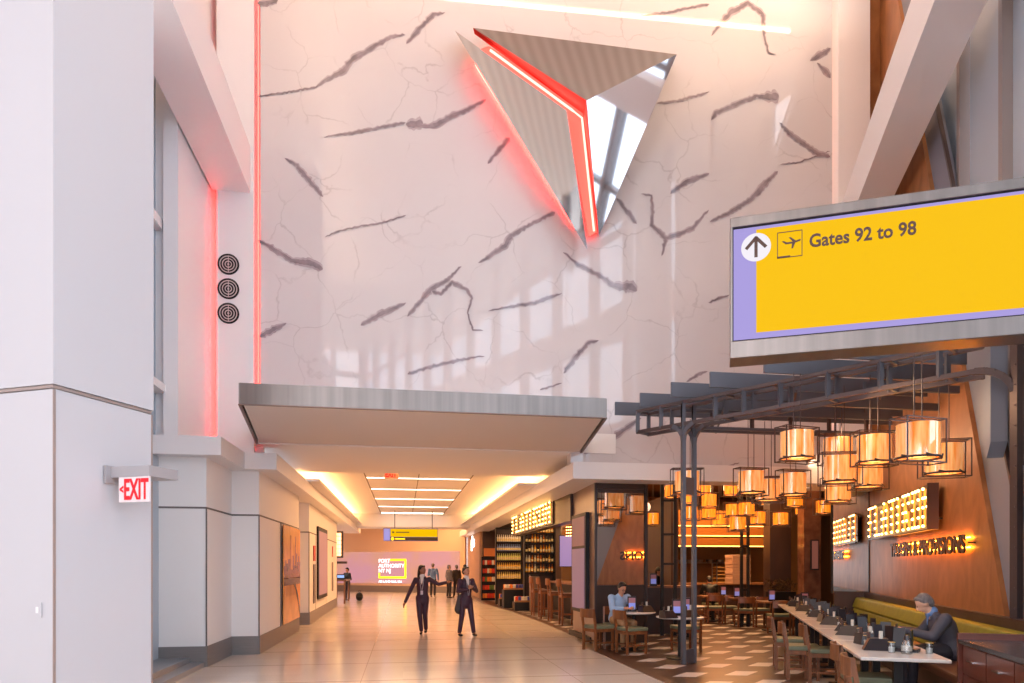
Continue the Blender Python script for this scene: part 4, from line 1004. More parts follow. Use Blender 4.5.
LB2 = [mat('cream_pack', (236, 208, 120), .4), mat('yellow_pack', (230, 176, 70), .4), mat('white_pack', (232, 222, 206), .4), mat('blue_pack', (120, 140, 190), .4), mat('lime_pack', (206, 206, 120), .4)]
for r, z in enumerate(zs2):
    src = None
    for k in range(12):
        lb = ('cream', 'yellow', 'yellow', 'pale blue and white', 'white')[r]+' drink bottle in the row on the '+('lowest', 'second', 'middle', 'fourth', 'top')[r]+' shop shelf'
        m = LB2[(0, 1, 4, 3, 2)[r]]; pos = (4.02+k*.088, 29.1, z)
        if src is None: src = bottle('drink_bottle', m, LABL, lb, 'drink bottles on the shop shelf', pos, 1.0)
        else: dup(src, pos)
zs3 = [.1, .5, .9, 1.3, 1.7]
t = shelf_unit('snack shelf with an orange header at the far left of the shop', (4.18, 32.6, 0), .86, zs3, top=2.1)
MB().box(-.35, -.04, 2.12, .35, .0, 2.5).build('header', mat('orange_header', (190, 110, 50), .5), t)
PK = [mat('red_pack', (206, 60, 34), .45), mat('orange_pack', (232, 130, 40), .45), mat('blue_snack', (60, 74, 150), .45), mat('white_snack', (226, 214, 196), .45), mat('green_snack', (96, 120, 60), .45)]
nm = ('red', 'orange', 'blue', 'white', 'green')
def pack(m, lab, group, pos, s=(1, 1, 1)):
    o = MB().box(-.05, -.03, 0, .05, .03, .2).build('snack_pack', m); o.location = pos; o.scale = s; bevel(o, .012, 1); return tag(o, lab, 'snack', group)
pp = {}
def pk(m, lab, group, pos, rz=0, s=(1, 1, 1)):
    if m in pp: o = pp[m].copy(); col.objects.link(o)
    else: o = pp[m] = pack(PK[m], lab, group, pos)
    o.location = pos; o.rotation_euler = (0, 0, rz); o.scale = s; o['label'] = lab; o['group'] = group
for r, z in enumerate(zs3):
    for k in range(7):
        m = rn.choice((0, 0, 1, 3, 4)); pk(m, nm[m]+' snack pack on the '+('lowest', 'second', 'middle', 'fourth', 'top')[r]+' shelf of the far snack unit', 'snacks on the far shelf', (3.84+k*.113, 32.75, z), 0, (1, 1, 1.15))
def binunit(lab, loc, w, d, h):
    t = thing('display_bin', lab, 'display', loc); MB().box(-w/2, 0, 0, w/2, d, h).build('body', BLACK, t)
    MB().box(-w/2, -.02, h, w/2, 0, h+.07).build('front_lip', mat('wood_lip', (150, 104, 64), .4), t); return t
for j, (x, y, w_, h_, tx_) in enumerate(((4.55, 24.7, 1.0, .32, 'low front snack bin full of packs beside the shop shelf'), (4.65, 25.6-.45, .0, 0, ''), (4.45, 26.4, 1.1, .72, 'higher rear snack bin behind the low one'), (4.2, 27.6, .6, .3, 'small snack bin at the shop edge farther back'))):
    if not w_: continue
    binunit(tx_, (x, y, 0), w_, .6, h_)
    for a_i in range(int(w_/.12)):
        for b_i in range(2):
            m = rn.choice((0, 1, 2, 3)) if j else rn.choice((0, 0, 2, 3)); pk(m, nm[m]+' snack pack standing in the '+('low front', '', 'higher rear', 'small far')[j]+' snack bin', 'snack packs in the '+('low front', '', 'higher rear', 'small far')[j]+' bin', (x-w_/2+.08+a_i*.115, y+.12+b_i*.25, h_+.002), 0, (1, 1, 1))
t = thing('menu_screen', 'purple lit menu screen inside the bar, left of the pillar', 'display', (5.2, 20.6, 1.62)); 
MB().box(-.3, 0, 0, .12, .06, .95).build('frame', BLACK, t); MB().box(-.28, -.008, .02, .1, 0, .93).build('screen', emis('violet_screen', (130, 120, 180), .4), t)
t.location = at(569, 567, 20.5)
t = thing('bulb_sign', 'small partial bulb sign inside the bar above the purple screen', 'sign', at(565.5, 538, 20.0))
g = MB()
for k in range(4): g.bar((0, 0, .06+k*.085), (.3, 0, .08+k*.085), .03, .02)
g.build('channel', CH, t)
for k in range(4):
    for j in range(5):
        b = bulb_me.build('bulb', BULB, t) if (k, j) == (0, 0) else b.copy()
        if (k, j) != (0, 0): col.objects.link(b)
        b.location = (.03+j*.06, -.02, .06+k*.085+j*.004); b.scale = (.6,)*3
# far left opening: lit sign box, counter
t = thing('lit_sign', 'warm lattice-lit sign box at the far end of the left wall', 'sign', (-2.95, 30.2, 2.0))
MB().box(-.45, 0, 0, .4, .12, 1.15).build('frame', BRONZE, t); MB().box(-.38, -.01, .08, .33, 0, 1.07).build('light_panel', emis('warm_panel', (255, 200, 130), 2.2), t)
g = MB()
for k in range(6): g.box(-.38+k*.14, -.02, .08, -.365+k*.14, -.008, 1.07)
for k in range(5): g.box(-.38, -.02, .2+k*.18, .33, -.008, .215+k*.18)
g.build('lattice', BRONZE, t)
MB().box(-.02, .03, 1.15, .02, .07, 2.3).build('hanger', BLACK, t)
struct('trim_17', MB().box(-3.6, 30.35, 0, -3.3, 30.6, 3.42).box(-3.6, 30.35, 1.75, -2.4, 30.6, 1.85), DARKWOOD)
t = thing('high_table', 'tall narrow wooden table with a laptop at the far left of the corridor', 'table', (-2.75, 31.8, 0))
MB().box(-.4, -1.2, .98, .3, 1.2, 1.04).build('tabletop', TABLEWOOD, t)
for x in (-.32, .22):
    for y in (-1.1, 1.1): MB().bar((x, y, 0), (x, y, .98), .07, .07).build('leg', TABLEWOOD, t)
t = thing('laptop', 'open laptop with a bluish screen on the tall far-left table', 'laptop', (-2.75, 31.2, 1.04))
MB().box(-.17, -.1, 0, .17, .12, .015).build('base', BLACK, t); MB().bar((0, .12, .01), (0, .18, .24), .34, .012).build('lid', BLACK, t); MB().box(-.15, .12, .04, .15, .125, .22, Matrix.Rotation(R(-8), 4, 'X')).build('screen', emis('blue_screen', (110, 150, 210), .8), t)
t = thing('backpack', 'black backpack on the floor beside the tall far-left table', 'bag', (-2.05, 33.3, 0))
MB().ball((0, 0, .19), (.17, .12, .21), 14).build('body', BLACK, t, True); MB().ball((0, -.1, .14), (.12, .06, .1), 12).build('pocket', BLACK, t, True); MB().tube([(0, -.02, .37), (.06, -.02, .47), (0, .02, .5), (-.06, 0, .42)], .012, 5).build('handle', BLACK, t)
# ================================================================ tables
def round_table(lab, p, r=.42, group='round tables near the corridor'):
    t = thing('round_table', lab, 'table', (p.x, p.y, 0), 0, group)
    MB().lathe([(r-.02, 0), (r, .012), (r, .03), (r-.01, .035)], (0, 0, .715), 36).build('tabletop', TOP, t, True)
    MB().tube([(0, 0, .02), (0, 0, .715)], .04, 12).build('pedestal', BLACK, t)
    MB().lathe([(.25, 0), (.24, .015), (.05, .03)], (0, 0, 0), 24).build('base', BLACK, t)
    return t
rt = [round_table('white round table in front of the man in the blue shirt', fl(634, 611.5, .75)), round_table('white round table just behind the double steel post', fl(680, 616.3, .75)),
      round_table('round table partly hidden behind the one at the steel post', fl(688, 605.5, .75), .4)]
ch0 = None
CHG = 'wooden dining chairs with grey-green seats'
def chair(lab, p, rz, group=CHG):
    global ch0
    if ch0 is None:
        ch0 = thing('dining_chair', lab, 'chair', (p.x, p.y, 0), rz, group); chair_parts(ch0, .46, .82); return ch0
    return dup(ch0, (p.x, p.y, 0), rz, lab, group)
chair('wooden chair with its back to the corridor at the nearest round table', fl(631, 653), R(-78))
chair('wooden chair at the far left, beside the pillar foot', fl(598, 650), R(-70))
chair('wooden chair behind the double steel post at the second round table', fl(686, 651), R(5))
mp = fl(621, 640); mp = Vector((4.22, 13.32, 0)); chair('wooden chair under the man in the blue shirt', mp, R(165))
# long row
for i in range(6):
    v = 7.47+i*1.65
    t = thing('long_table', 'white rectangular table in the banquette row, '+('nearest to the viewer' if i == 0 else 'farthest from the viewer' if i == 5 else ORD[i]+' from the near end'), 'table', uv(1.745, v+.81), -A, 'white tables along the banquette')
    o = MB().box(-.395, -.81, .715, .395, .81, .75).build('tabletop', TOP, t); bevel(o, .006, 1)
    for y in (-.5, .5):
        MB().box(-.04, y-.04, .02, .04, y+.04, .715).build('pedestal', BLACK, t); MB().box(-.26, y-.06, 0, .26, y+.06, .025).build('base', BLACK, t)
tp = {}
TABM = mat('tablet_black', (34, 28, 34), .3); NAP = mat('napkin_brown', (70, 44, 36), .5)
def tablet(t):
    MB().bar((-.06, 0, 0), (-.06, .06, .24), .11, .014).build('menu_panel', TABM, t); MB().bar((.06, .0, 0), (.06, -.0, .23), .012, .15).build('side_panel', TABM, t)
    MB().box(-.13, -.07, 0, .13, .09, .035).build('base', TABM, t)
def tumbler(t):
    MB().lathe([(.032, 0), (.037, .11)], (0, 0, 0), 12).build('glass', TUMBLER, t, True)
    MB().lathe([(.0345, 0), (.0375, .006)], (0, 0, .106), 12).build('rim', mat('amber_rim', (206, 170, 100), .3), t)
    MB().lathe([(.028, .006), (.031, .06)], (0, 0, 0), 10).build('water', mat('pale_water', (206, 206, 206), .15), t)
def carafe(t):
    MB().lathe([(.05, 0), (.055, .03), (.05, .09), (.028, .14)], (0, 0, 0), 14).build('glass', TUMBLER, t, True); MB().lathe([(.051, 0), (.051, .05)], (0, 0, .03), 14).build('band', mat('carafe_band', (210, 200, 190), .3), t)
    MB().lathe([(.03, 0), (.02, .05)], (0, 0, .14), 12).build('stopper', TABM, t)
def caddy(t):
    g = MB(); g.prism([(-.15, -.1, 0), (.15, -.1, 0), (.1, -.02, .12), (-.08, -.02, .12)], (0, .16, 0)); g.build('body', TABM, t)
    g = MB().tube([(-.09, .0, .12), (-.09, .0, .19)], .02, 8).tube([(0, .02, .12), (0, .02, .2)], .02, 8).tube([(.07, .0, .1), (.07, 0, .18)], .018, 8)
    MB().tube([(-.09, .0, .12), (-.09, .0, .19)], .02, 8).build('shaker', NAP, t); MB().tube([(.03, .02, .12), (.03, .02, .2)], .02, 8).build('sauce_bottle', mat('white_cap', (210, 200, 186), .4), t)
FN = {'tablet_stand': (tablet, 'black angled menu stand'), 'tumbler': (tumbler, 'water tumbler with amber rim'), 'carafe': (carafe, 'small glass carafe with pale band'), 'caddy': (caddy, 'black condiment caddy')}
def put(kind, p, rz, where, group):
    lab = FN[kind][1]+' '+where
    if kind in tp: return dup(tp[kind], p, rz, lab, group)
    t = thing(kind, lab, FN[kind][1].split()[-1] if kind != 'tumbler' else 'glass', p, rz, group)
    t['category'] = {'tablet_stand': 'menu stand', 'tumbler': 'glass', 'carafe': 'carafe', 'caddy': 'caddy'}[kind]
    FN[kind][0](t); tp[kind] = t; return t
tn = ['nearest', 'second', 'third', 'fourth', 'fifth', 'farthest']
for i in range(6):
    v = 7.47+i*1.65
    spec = [('tumbler', -.02, .45, 'near end'), ('caddy', -.08, .68, 'near end'), ('tablet_stand', .12, .62, 'near end'), ('carafe', .12, .40, 'near end'), ('tumbler', .3, .47, 'wall side near end'),
            ('tablet_stand', .05, 1.05, 'middle'), ('caddy', -.05, 1.30, 'far end'), ('tumbler', -.12, 1.12, 'middle'), ('carafe', .16, 1.2, 'middle'), ('tablet_stand', .16, 1.42, 'far end'), ('tumbler', .28, 1.05, 'wall side middle')]
    for kd, du, dv, wh in spec:
        put(kd, uv(1.745+du+random.uniform(-.03, .03), v+dv, .751), -A+random.uniform(-.5, .5), 'on the '+tn[i]+' banquette table, '+wh, FN[kd][1]+'s along the banquette')
# chairs of the long row
for px, py, lab in ((770, 617, 'wooden chair farthest up the banquette row, backrest toward the aisle'), (781, 622, 'wooden chair second farthest along the banquette row'), (802, 624, 'wooden chair in the middle of the banquette row'), (835, 643, 'wooden chair at the near end of the banquette row')):
    d = .83*F/(py-HY); p = at(px, py, d); u_, v_ = to_uv(p); chair(lab, uv(u_+.28, v_), -(R(90)+A))
chair('wooden chair with only its seat showing at the bottom edge of the photo', uv(1.42, 7.0), -(R(90)+A))
# banquette
t = thing('banquette', 'long olive green velvet banquette with brown leather seat along the brown wall', 'sofa', uv(0, 0), -A)
g = MB(); g.prism([(2.62, 7.95, .0), (3.28, 7.95, .0), (3.28, 7.95, .36), (2.62, 7.95, .36)], (0, VEND-8.1, 0)); g.build('base', DARKWOOD, t)
o = MB().box(2.45, 7.95, .36, 3.1, VEND-.12, .47).build('seat', LEATHER, t); bevel(o, .03, 2)
o = MB().prism([(2.98, 7.95, .46), (3.26, 7.95, .46), (3.26, 7.95, .68), (3.03, 7.95, .68)], (0, VEND-8.1, 0)).build('lower_back', OLIVE, t); bevel(o, .03, 2)
o = MB().prism([(3.0, 7.95, .69), (3.27, 7.95, .69), (3.27, 7.95, .92), (3.08, 7.95, .92)], (0, VEND-8.1, 0)).build('upper_back', OLIVE, t); bevel(o, .035, 3)
# sideboard
ca = fl(961, 632, .95)
t = thing('sideboard', 'walnut sideboard with dark stone top and chrome pulls at the right edge', 'cabinet', uv(2.26, 4.6), -A)
MB().box(0.02, 0, .04, .95, 3.0, .9).build('body', ROSEWOOD, t); o = MB().box(-.03, -.05, .9, .97, 3.02, .94).build('top', DARKTOP, t)
MB().box(-.03, 3.0, .5, .97, 3.04, 1.0).box(.93, 0, .94, .97, 3.0, 1.0).build('upstand', ROSEWOOD, t)
for k in range(5):
    y0 = 2.96-k*.6
    dr = MB().box(0, y0-.58, .62, .025, y0, .88).build('drawer', ROSEWOOD, t); g = MB()
    g.bar((-.03, y0-.36, .76), (-.03, y0-.22, .76), .014, .014).bar((0, y0-.33, .76), (-.03, y0-.33, .76), .012, .012).bar((0, y0-.25, .76), (-.03, y0-.25, .76), .012, .012); g.build('handle', CHROME, dr)
    dd = MB().box(0, y0-.58, .06, .025, y0, .6).build('door', ROSEWOOD, t); MB().bar((-.03, y0-.5, .42), (-.03, y0-.5, .56), .014, .014).bar((0, y0-.5, .54), (-.03, y0-.5, .54), .012, .012).build('handle', CHROME, dd)
# interior tables and chairs
it = [(713, 597, 20.5, 'far wooden table left of the rear double post'), (742, 598, 19.4, 'far wooden table below the pizza boxes'), (775, 600, 17.3, 'far wooden table in front of the dark brown column')]
cc_ = {}
for k, (px, py, d, lab) in enumerate(it):
    p = at(px, 566, d); p.z = 0
    t = thing('wooden_table', lab, 'table', p, -T, 'square wooden tables inside'); MB().box(-.38, -.35, .72, .38, .35, .76).build('tabletop', TABLEWOOD, t)
    MB().box(-.04, -.04, 0, .04, .04, .72).build('pedestal', BLACK, t); MB().box(-.25, -.25, 0, .25, .25, .03).build('base', BLACK, t)
    for s_ in (-1, 1): chair(('left' if s_ < 0 else 'right')+' wooden chair at the '+lab, p+Vector((s_*.24-.1, -.75, 0)), R(4*s_)-T)
# small standing colour screens
SC = emis('card_screen', (130, 140, 215), .3); SC2 = emis('card_red', (150, 100, 110), .15)
for px, py, d, lab in ((632, 613, 13.5, 'small colourful table screen on the round table before the seated man'), (677, 611, 12.35, 'small colourful table card on the round table at the double post'), (686, 603, 13.0, 'small blue standing card right of the double post'), (653.5, 588, 16.5, 'small colour screen on the brown host station'),
    (723.5, 598.5, 20.3, 'small blue screen on the far table at the double post'), (737, 600, 19.3, 'small screen on the far table below the pizza boxes'), (772, 599, 17.2, 'small round-lit screen on the far table before the dark column'), (796, 596, 17.5, 'small green and white card near the stone column')):
    p = at(px, py, d)
    t = thing('table_screen', lab, 'screen', p, -T, 'small lit screens standing on tables'); 
    big = .085
    MB().box(-big, 0, 0, big, .03, .3).build('case', TABM, t); MB().box(-big+.02, -.006, .05, big-.02, 0, .17).build('screen', SC, t); MB().box(-big+.02, -.006, .17, big-.02, 0, .27).build('banner', SC2, t)
    # rest it on whatever carries it
    base = {632: .75, 677: .75, 686: .75, 653.5: 1.17, 723.5: .76, 737: .76, 772: .76, 796: 0}[px]
    t.location.z = base if base else .75
    if px == 796: t.location = uv(1.9, 16.9, .75)
for (px, py, wh) in ((641, 611, 'beside the small screen on the first round table'), (646, 612, 'at the right on the first round table'), (690, 617, 'on the round table right of the double post'), (668, 618, 'at the left on the round table of the double post'), (695, 615, 'at the rim right of the double post')):
    p = fl(px, py, .75); put('tumbler' if px % 2 else 'caddy', (p.x, p.y, .752), .3, wh, 'tableware on the round tables')
# planter at the rear
t = thing('potted_plant', 'low dark planter with dry foliage in front of the brown column', 'plant', at(781, 600, 18.6)); t.location.z = 0
MB().box(-.35, -.15, 0, .35, .15, .95).build('planter', BLACK, t)
g = MB(); rr = random.Random(9)
for k in range(160):
    a = Vector((rr.uniform(-.4, .4), rr.uniform(-.18, .18), .95+rr.uniform(0, .3))); d_ = Vector((rr.uniform(-.1, .1), rr.uniform(-.05, .05), rr.uniform(.02, .1))); n_ = Vector((.025, .01, 0)); g.add([a, a+d_*.5+n_, a+d_, a+d_*.5-n_], [(0, 1, 2, 3)])
g.build('foliage', mat('dry_leaf', (90, 66, 30), .6), t)
# added fill lights for the rooms, no fittings behind them
OW = (1.0, .56, .25)
arealight('wall_washer_or_fill', uv(1.9, 12.8, 3.9), .2, 50, (1, .66, .38), (0, R(-62), -A), 7)  # added to brighten the brown wall, no lamp hangs there
arealight('restaurant_fill', (8.0, 17.5, 4.2), 5, 230, OW, (0, 0, 0), 5)
arealight('restaurant_fill', (10.5, 21.0, 4.2), 5, 300, OW, (0, 0, 0), 2)
arealight('shop_fill', (5.2, 27.5, 3.35), 1.6, 90, (1, .6, .3), (0, 0, 0), 8)
arealight('bar_fill', (5.0, 19.8, 3.35), 1.2, 50, (1, .6, .3), (0, 0, 0), 6)
# ================================================================ people
SKIN = mat('skin', (196, 138, 108), .5); SKIN2 = mat('skin_deep', (156, 100, 74), .5); SKIN3 = mat('skin_fair', (218, 168, 142), .5)
EYEM = mat('eye_dark', (30, 22, 20), .3); LIPS = mat('lips', (160, 84, 78), .5)
def remesh(o, vs):
    r = o.modifiers.new('remesh', 'REMESH'); r.mode = 'VOXEL'; r.voxel_size = vs; r.use_smooth_shade = True
    s = o.modifiers.new('smooth', 'SMOOTH'); s.factor = .5; s.iterations = 3; return o
def person(label, loc, rz, J, skin=SKIN, hair=None, hair_style='short', top=None, bottom=None, shoe=BLACK, vox=.011, shirt=None, sc_=1.0, skirt=False, glasses=False, lapel=False, bulk=1.0, sleeves=True):
    t = thing('person', label, 'person', loc, rz); t.scale = (sc_,)*3
    V = lambda k: Vector(J[k])
    b = MB(); pel, ch, nk, hd = V('pel'), V('ch'), V('nk'), V('hd')
    HM = Matrix.Rotation(R(J.get('yaw', 0)), 4, 'Z') @ Matrix.Rotation(R(J.get('pitch', 0)), 4, 'X')
    def hp(x, y, z): return hd+HM @ Vector((x, y, z))
    # head: facing -Y
    b.ball(hd+HM @ Vector((0, .012, .02)), (.074, .092, .098), 18, HM.to_3x3())
    b.ball(hp(0, -.022, -.045), (.054, .062, .062), 14, HM.to_3x3())
    b.cap(hp(0, -.086, .012), hp(0, -.103, -.022), .009, .014, 8)      # nose
    b.cap(hp(-.02, -.078, -.052), hp(.02, -.078, -.052), .009, .009, 8)   # mouth
    for s in (-1, 1): b.ball(hp(s*.076, .012, -.005), (.01, .02, .03), 10, HM.to_3x3())
    b.cap(nk-Vector((0, 0, .04)), hp(0, .015, -.05), .056, .05, 12)
    b.cap(pel, ch, .095, .1, 14, 1.1, .8); b.cap(ch, nk-Vector((0, 0, .03)), .095, .06, 12, 1.1, .8)
    for s in ('L', 'R'):
        sh, el, wr = V('sh'+s), V('el'+s), V('wr'+s)
        b.cap(ch+Vector((0, 0, .06)), sh, .07, .055, 10); b.cap(sh, el, .05, .04, 10); b.cap(el, wr, .04, .026, 10)
        d = (wr-el).normalized(); d = Vector(J.get('hd'+s, d)).normalized()
        side = Vector((0, 0, 1)).cross(d)
        side = (side if side.length > .2 else Vector((1, 0, 0))).normalized(); nrm = d.cross(side).normalized()
        if J.get('palm'+s): side = Vector(J['palm'+s]).normalized(); nrm = d.cross(side).normalized()
        b.cap(wr, wr+d*.07, .027, .034, 10); pc = wr+d*.085
        b.cap(wr+d*.05-side*.02, wr+d*.085+side*.0, .024, .026, 8)
        for k, (o_, L) in enumerate(((-.03, .065), (-.01, .078), (.01, .074), (.03, .058))):
            f0 = pc+side*o_; f1 = f0+d*L*.5-nrm*.008*J.get('curl', 1); f2 = f1+d*L*.42-nrm*.024*J.get('curl', 1)
            b.cap(f0-d*.015, f1, .0095, .0088, 7); b.cap(f1, f2, .0088, .0075, 7)
        th0 = wr+d*.03-side*.03; b.cap(th0, th0+d*.035-side*.028-nrm*.01, .013, .0105, 7); b.cap(th0+d*.035-side*.028-nrm*.01, th0+d*.07-side*.03-nrm*.022, .0105, .009, 7)
        hi, kn, an = V('hip'+s), V('kn'+s), V('an'+s)
        b.cap(pel, hi, .085, .075, 10); b.cap(hi, kn, .07, .05, 12); b.cap(kn, an, .048, .035, 12)
        fd = Vector(J.get('foot'+s, (0, -1, 0))).normalized(); b.cap(an-Vector((0, 0, .03)), an+fd*.13-Vector((0, 0, .045)), .032, .026, 8)
    remesh(b.build('body', skin, t), vox)
    g = MB()
    for s in (-1, 1): g.ball(hp(s*.03, -.084, .012), (.012, .006, .007), 8, HM.to_3x3())
    g2 = MB(); g2.ball(hp(.03, -.0845, .012), (.012, .007, .007), 8, HM.to_3x3()); g2.build('eye', EYEM, t)
    g2 = MB(); g2.ball(hp(-.03, -.0845, .012), (.012, .007, .007), 8, HM.to_3x3()); g2.build('eye', EYEM, t)
    MB().cap(hp(-.017, -.084, -.052), hp(.017, -.084, -.052), .0065, .0065, 6).build('lips', LIPS, t)
    # hair
    if hair:
        h = MB(); h.ball(hp(0, .03, .045), (.083, .088, .088), 16, HM.to_3x3()); h.ball(hp(0, .06, .0), (.078, .066, .09), 14, HM.to_3x3())
        for s in (-1, 1): h.cap(hp(s*.058, -.015, .075), hp(s*.07, .015, .01), .02, .018, 8)
        h.cap(hp(-.035, -.04, .098), hp(.035, -.04, .098), .022, .022, 8)
        if hair_style == 'ponytail': h.cap(hp(0, .1, .03), hp(.03, .13, -.06), .035, .045, 10); h.cap(hp(.03, .13, -.06), hp(-.05, .09, -.2), .045, .028, 10)
        if hair_style == 'bun': h.ball(hp(0, .05, .135), (.048, .048, .042), 12)
        remesh(h.build('hair', hair, t), .011)
    if glasses:
        for s in (-1, 1):
            c = hp(s*.032, -.1, .01); MB().tube([c+HM @ Vector((.024*math.cos(a), 0, .018*math.sin(a))) for a in [k*math.pi/6 for k in range(13)]], .0035, 5).build('glasses', BLACK, t)
    k_ = bulk
    if top:
        j = MB(); wl = J.get('hem', 0)
        j.cap(pel+Vector((0, 0, -wl)), pel+(ch-pel)*.5, .158*k_, .138*k_, 16, 1.12, .82); j.cap(pel+(ch-pel)*.4, ch, .14*k_, .158*k_, 16, 1.12, .84)
        j.cap(ch, nk-(nk-ch)*.25, .15*k_, .085, 14, 1.15, .85)
        for s in ('L', 'R'):
            sh, el, wr = V('sh'+s), V('el'+s), V('wr'+s)
            j.cap(ch+Vector((0, 0, .04)), sh, .09*k_, .072*k_, 12); j.cap(sh, el, .069*k_, .056*k_, 12); j.cap(el, wr-(wr-el)*(.02 if sleeves else .7), .056*k_, .04, 12)
        remesh(j.build('jacket' if lapel else 'shirt', top, t), vox)
    if shirt:
        f = (ch-Vector((0, .142*k_, 0))); s_ = MB()
        top_ = nk+Vector((0, -.062, .0)); s_.prism([top_+Vector((-.055, 0, .0)), top_+Vector((.055, 0, .0)), f+Vector((.025, -.0, .09)), f+Vector((.0, -.004, .02)), f+Vector((-.025, -.0, .09))], (0, -.014, 0))
        s_.cap(nk+Vector((-.045, -.03, .0)), nk+Vector((.045, -.03, .0)), .026, .026, 8); s_.cap(nk+Vector((0, .0, -.01)), nk+Vector((0, 0, .03)), .066, .06, 12)
        remesh(s_.build('shirt_front', shirt, t), .008)
    if bottom:
        p = MB()
        p.cap(pel+Vector((0, 0, -.02)), pel+Vector((0, 0, .06)), .14*k_, .135*k_, 14, 1.12, .85)
        for s in ('L', 'R'):
            hi, kn, an = V('hip'+s), V('kn'+s), V('an'+s)
            p.cap(pel, hi, .12, .1*k_, 12); p.cap(hi, kn, .1*k_, .068, 12); p.cap(kn, an+(kn-an)*.06, .067, .052, 12)
        remesh(p.build('trousers', bottom, t), vox)
    for s in ('L', 'R'):
        an = V('an'+s); fd = Vector(J.get('foot'+s, (0, -1, 0))).normalized()
        q = MB(); q.cap(an-Vector((0, 0, .045)), an+fd*.07-Vector((0, 0, .045)), .036, .038, 10); q.cap(an+fd*.05-Vector((0, 0, .048)), an+fd*.15-Vector((0, 0, .052)), .038, .028, 10)
        remesh(q.build('shoe', shoe, t), .01)
    return t
def stand(**k):
    J = dict(pel=(0, 0, .94), ch=(0, -.01, 1.24), nk=(0, .0, 1.44), hd=(0, -.015, 1.585), shL=(.17, 0, 1.38), shR=(-.17, 0, 1.38), elL=(.23, .02, 1.1), elR=(-.23, .02, 1.1), wrL=(.24, -.06, .87), wrR=(-.24, -.06, .87),
             hipL=(.085, 0, .9), hipR=(-.085, 0, .9), knL=(.1, -.01, .5), knR=(-.1, -.01, .5), anL=(.1, .02, .085), anR=(-.1, .02, .085))
    J.update(k); return J
def sit(**k):
    J = dict(pel=(0, 0, .60), ch=(0, -.08, .90), nk=(0, -.15, 1.08), hd=(0, -.22, 1.2), shL=(.19, -.11, 1.02), shR=(-.19, -.11, 1.02), elL=(.25, -.25, .80), elR=(-.25, -.25, .80), wrL=(.1, -.44, .80), wrR=(-.1, -.44, .80),
             hipL=(.09, -.06, .57), hipR=(-.09, -.06, .57), knL=(.12, -.45, .53), knR=(-.12, -.45, .53), anL=(.12, -.42, .085), anR=(-.12, -.42, .085), pitch=22)
    J.update(k); return J
NAVY = mat('dark_plum_suit', (62, 32, 50), .6); WHT_C = mat('white_blouse', (228, 216, 210), .6); HBLK = mat('black_hair', (26, 18, 18), .45); HGREY = mat('grey_hair', (112, 104, 104), .6, noise=(40, .3, (1, 1, .3)))
BLUE_S = mat('blue_shirt', (104, 136, 186), .6); LBLUE = mat('light_blue_shirt', (150, 176, 210), .6); JEAN = mat('dark_trousers', (38, 34, 44), .7); GSUIT = mat('charcoal_suit', (74, 72, 84), .65); KHAKI = mat('khaki', (170, 130, 92), .7)
PLAID = mat('checked_shirt', (112, 106, 112), .6, noise=(30, .4, (1, 1, 1))); DARKJ = mat('dark_jacket', (56, 48, 46), .65)
# woman walking, arm stretched out
w1 = fl(422.5, 634); w1.z = 0
p1_ = person('woman in dark plum trouser suit walking, head turned, left arm stretched toward her companion', w1, -T,
    stand(ch=(0, -.01, 1.2), pel=(0, 0, .92), shL=(.16, 0, 1.36), shR=(-.17, 0, 1.35), elR=(-.31, .0, 1.06), wrR=(-.42, -.05, .80), elL=(.40, -.02, 1.23), wrL=(.60, -.06, 1.28), anR=(-.02, -.06, .085), knR=(-.06, -.08, .49), anL=(.06, .2, .1), knL=(.06, .02, .5), yaw=58, hem=.1),
    SKIN2, HBLK, 'ponytail', NAVY, NAVY, shirt=WHT_C, lapel=True, bulk=.86, sc_=.98)
g = MB().box(-.03, -.135, .98, .03, -.15, 1.08); g.build('name_badge', mat('badge_white', (206, 190, 200), .4), p1_)
g = MB().tube([(-.05, -.135, 1.36), (-.015, -.15, 1.1), (.015, -.15, 1.1), (.05, -.135, 1.36)], .006, 5); g.build('lanyard', mat('pale_lanyard', (190, 176, 180), .5), p1_)
w2 = fl(466, 636); w2.z = 0
p2_ = person('woman in dark plum suit with hair in a bun, hands clasped at her chest', w2, R(28)-T,
    stand(ch=(0, -.01, 1.2), pel=(0, 0, .92), elL=(.25, -.08, 1.1), elR=(-.25, -.08, 1.1), wrL=(.06, -.25, 1.18), wrR=(-.06, -.25, 1.16), hdL=(-.6, -.2, .5), hdR=(.6, -.2, .5), shL=(.165, 0, 1.36), shR=(-.165, 0, 1.36),
          anR=(-.16, .04, .085), knR=(-.12, -.02, .49), anL=(.16, -.1, .085), knL=(.11, -.08, .49), yaw=18, hem=.12), SKIN, HBLK, 'bun', NAVY, NAVY, shirt=WHT_C, lapel=True, bulk=.86, sc_=.96)
MB().cap((-.13, .03, .95), (-.17, .04, .66), .08, .12, 12, 1, .6).build('coat_over_arm', mat('grey_green_coat', (70, 62, 60), .7), p2_, True)
g = MB().tube([(-.05, -.135, 1.36), (-.01, -.16, 1.0), (.01, -.16, 1.0), (.05, -.135, 1.36)], .006, 5); g.build('lanyard', mat('pale_lanyard', (190, 176, 180), .5), p2_)
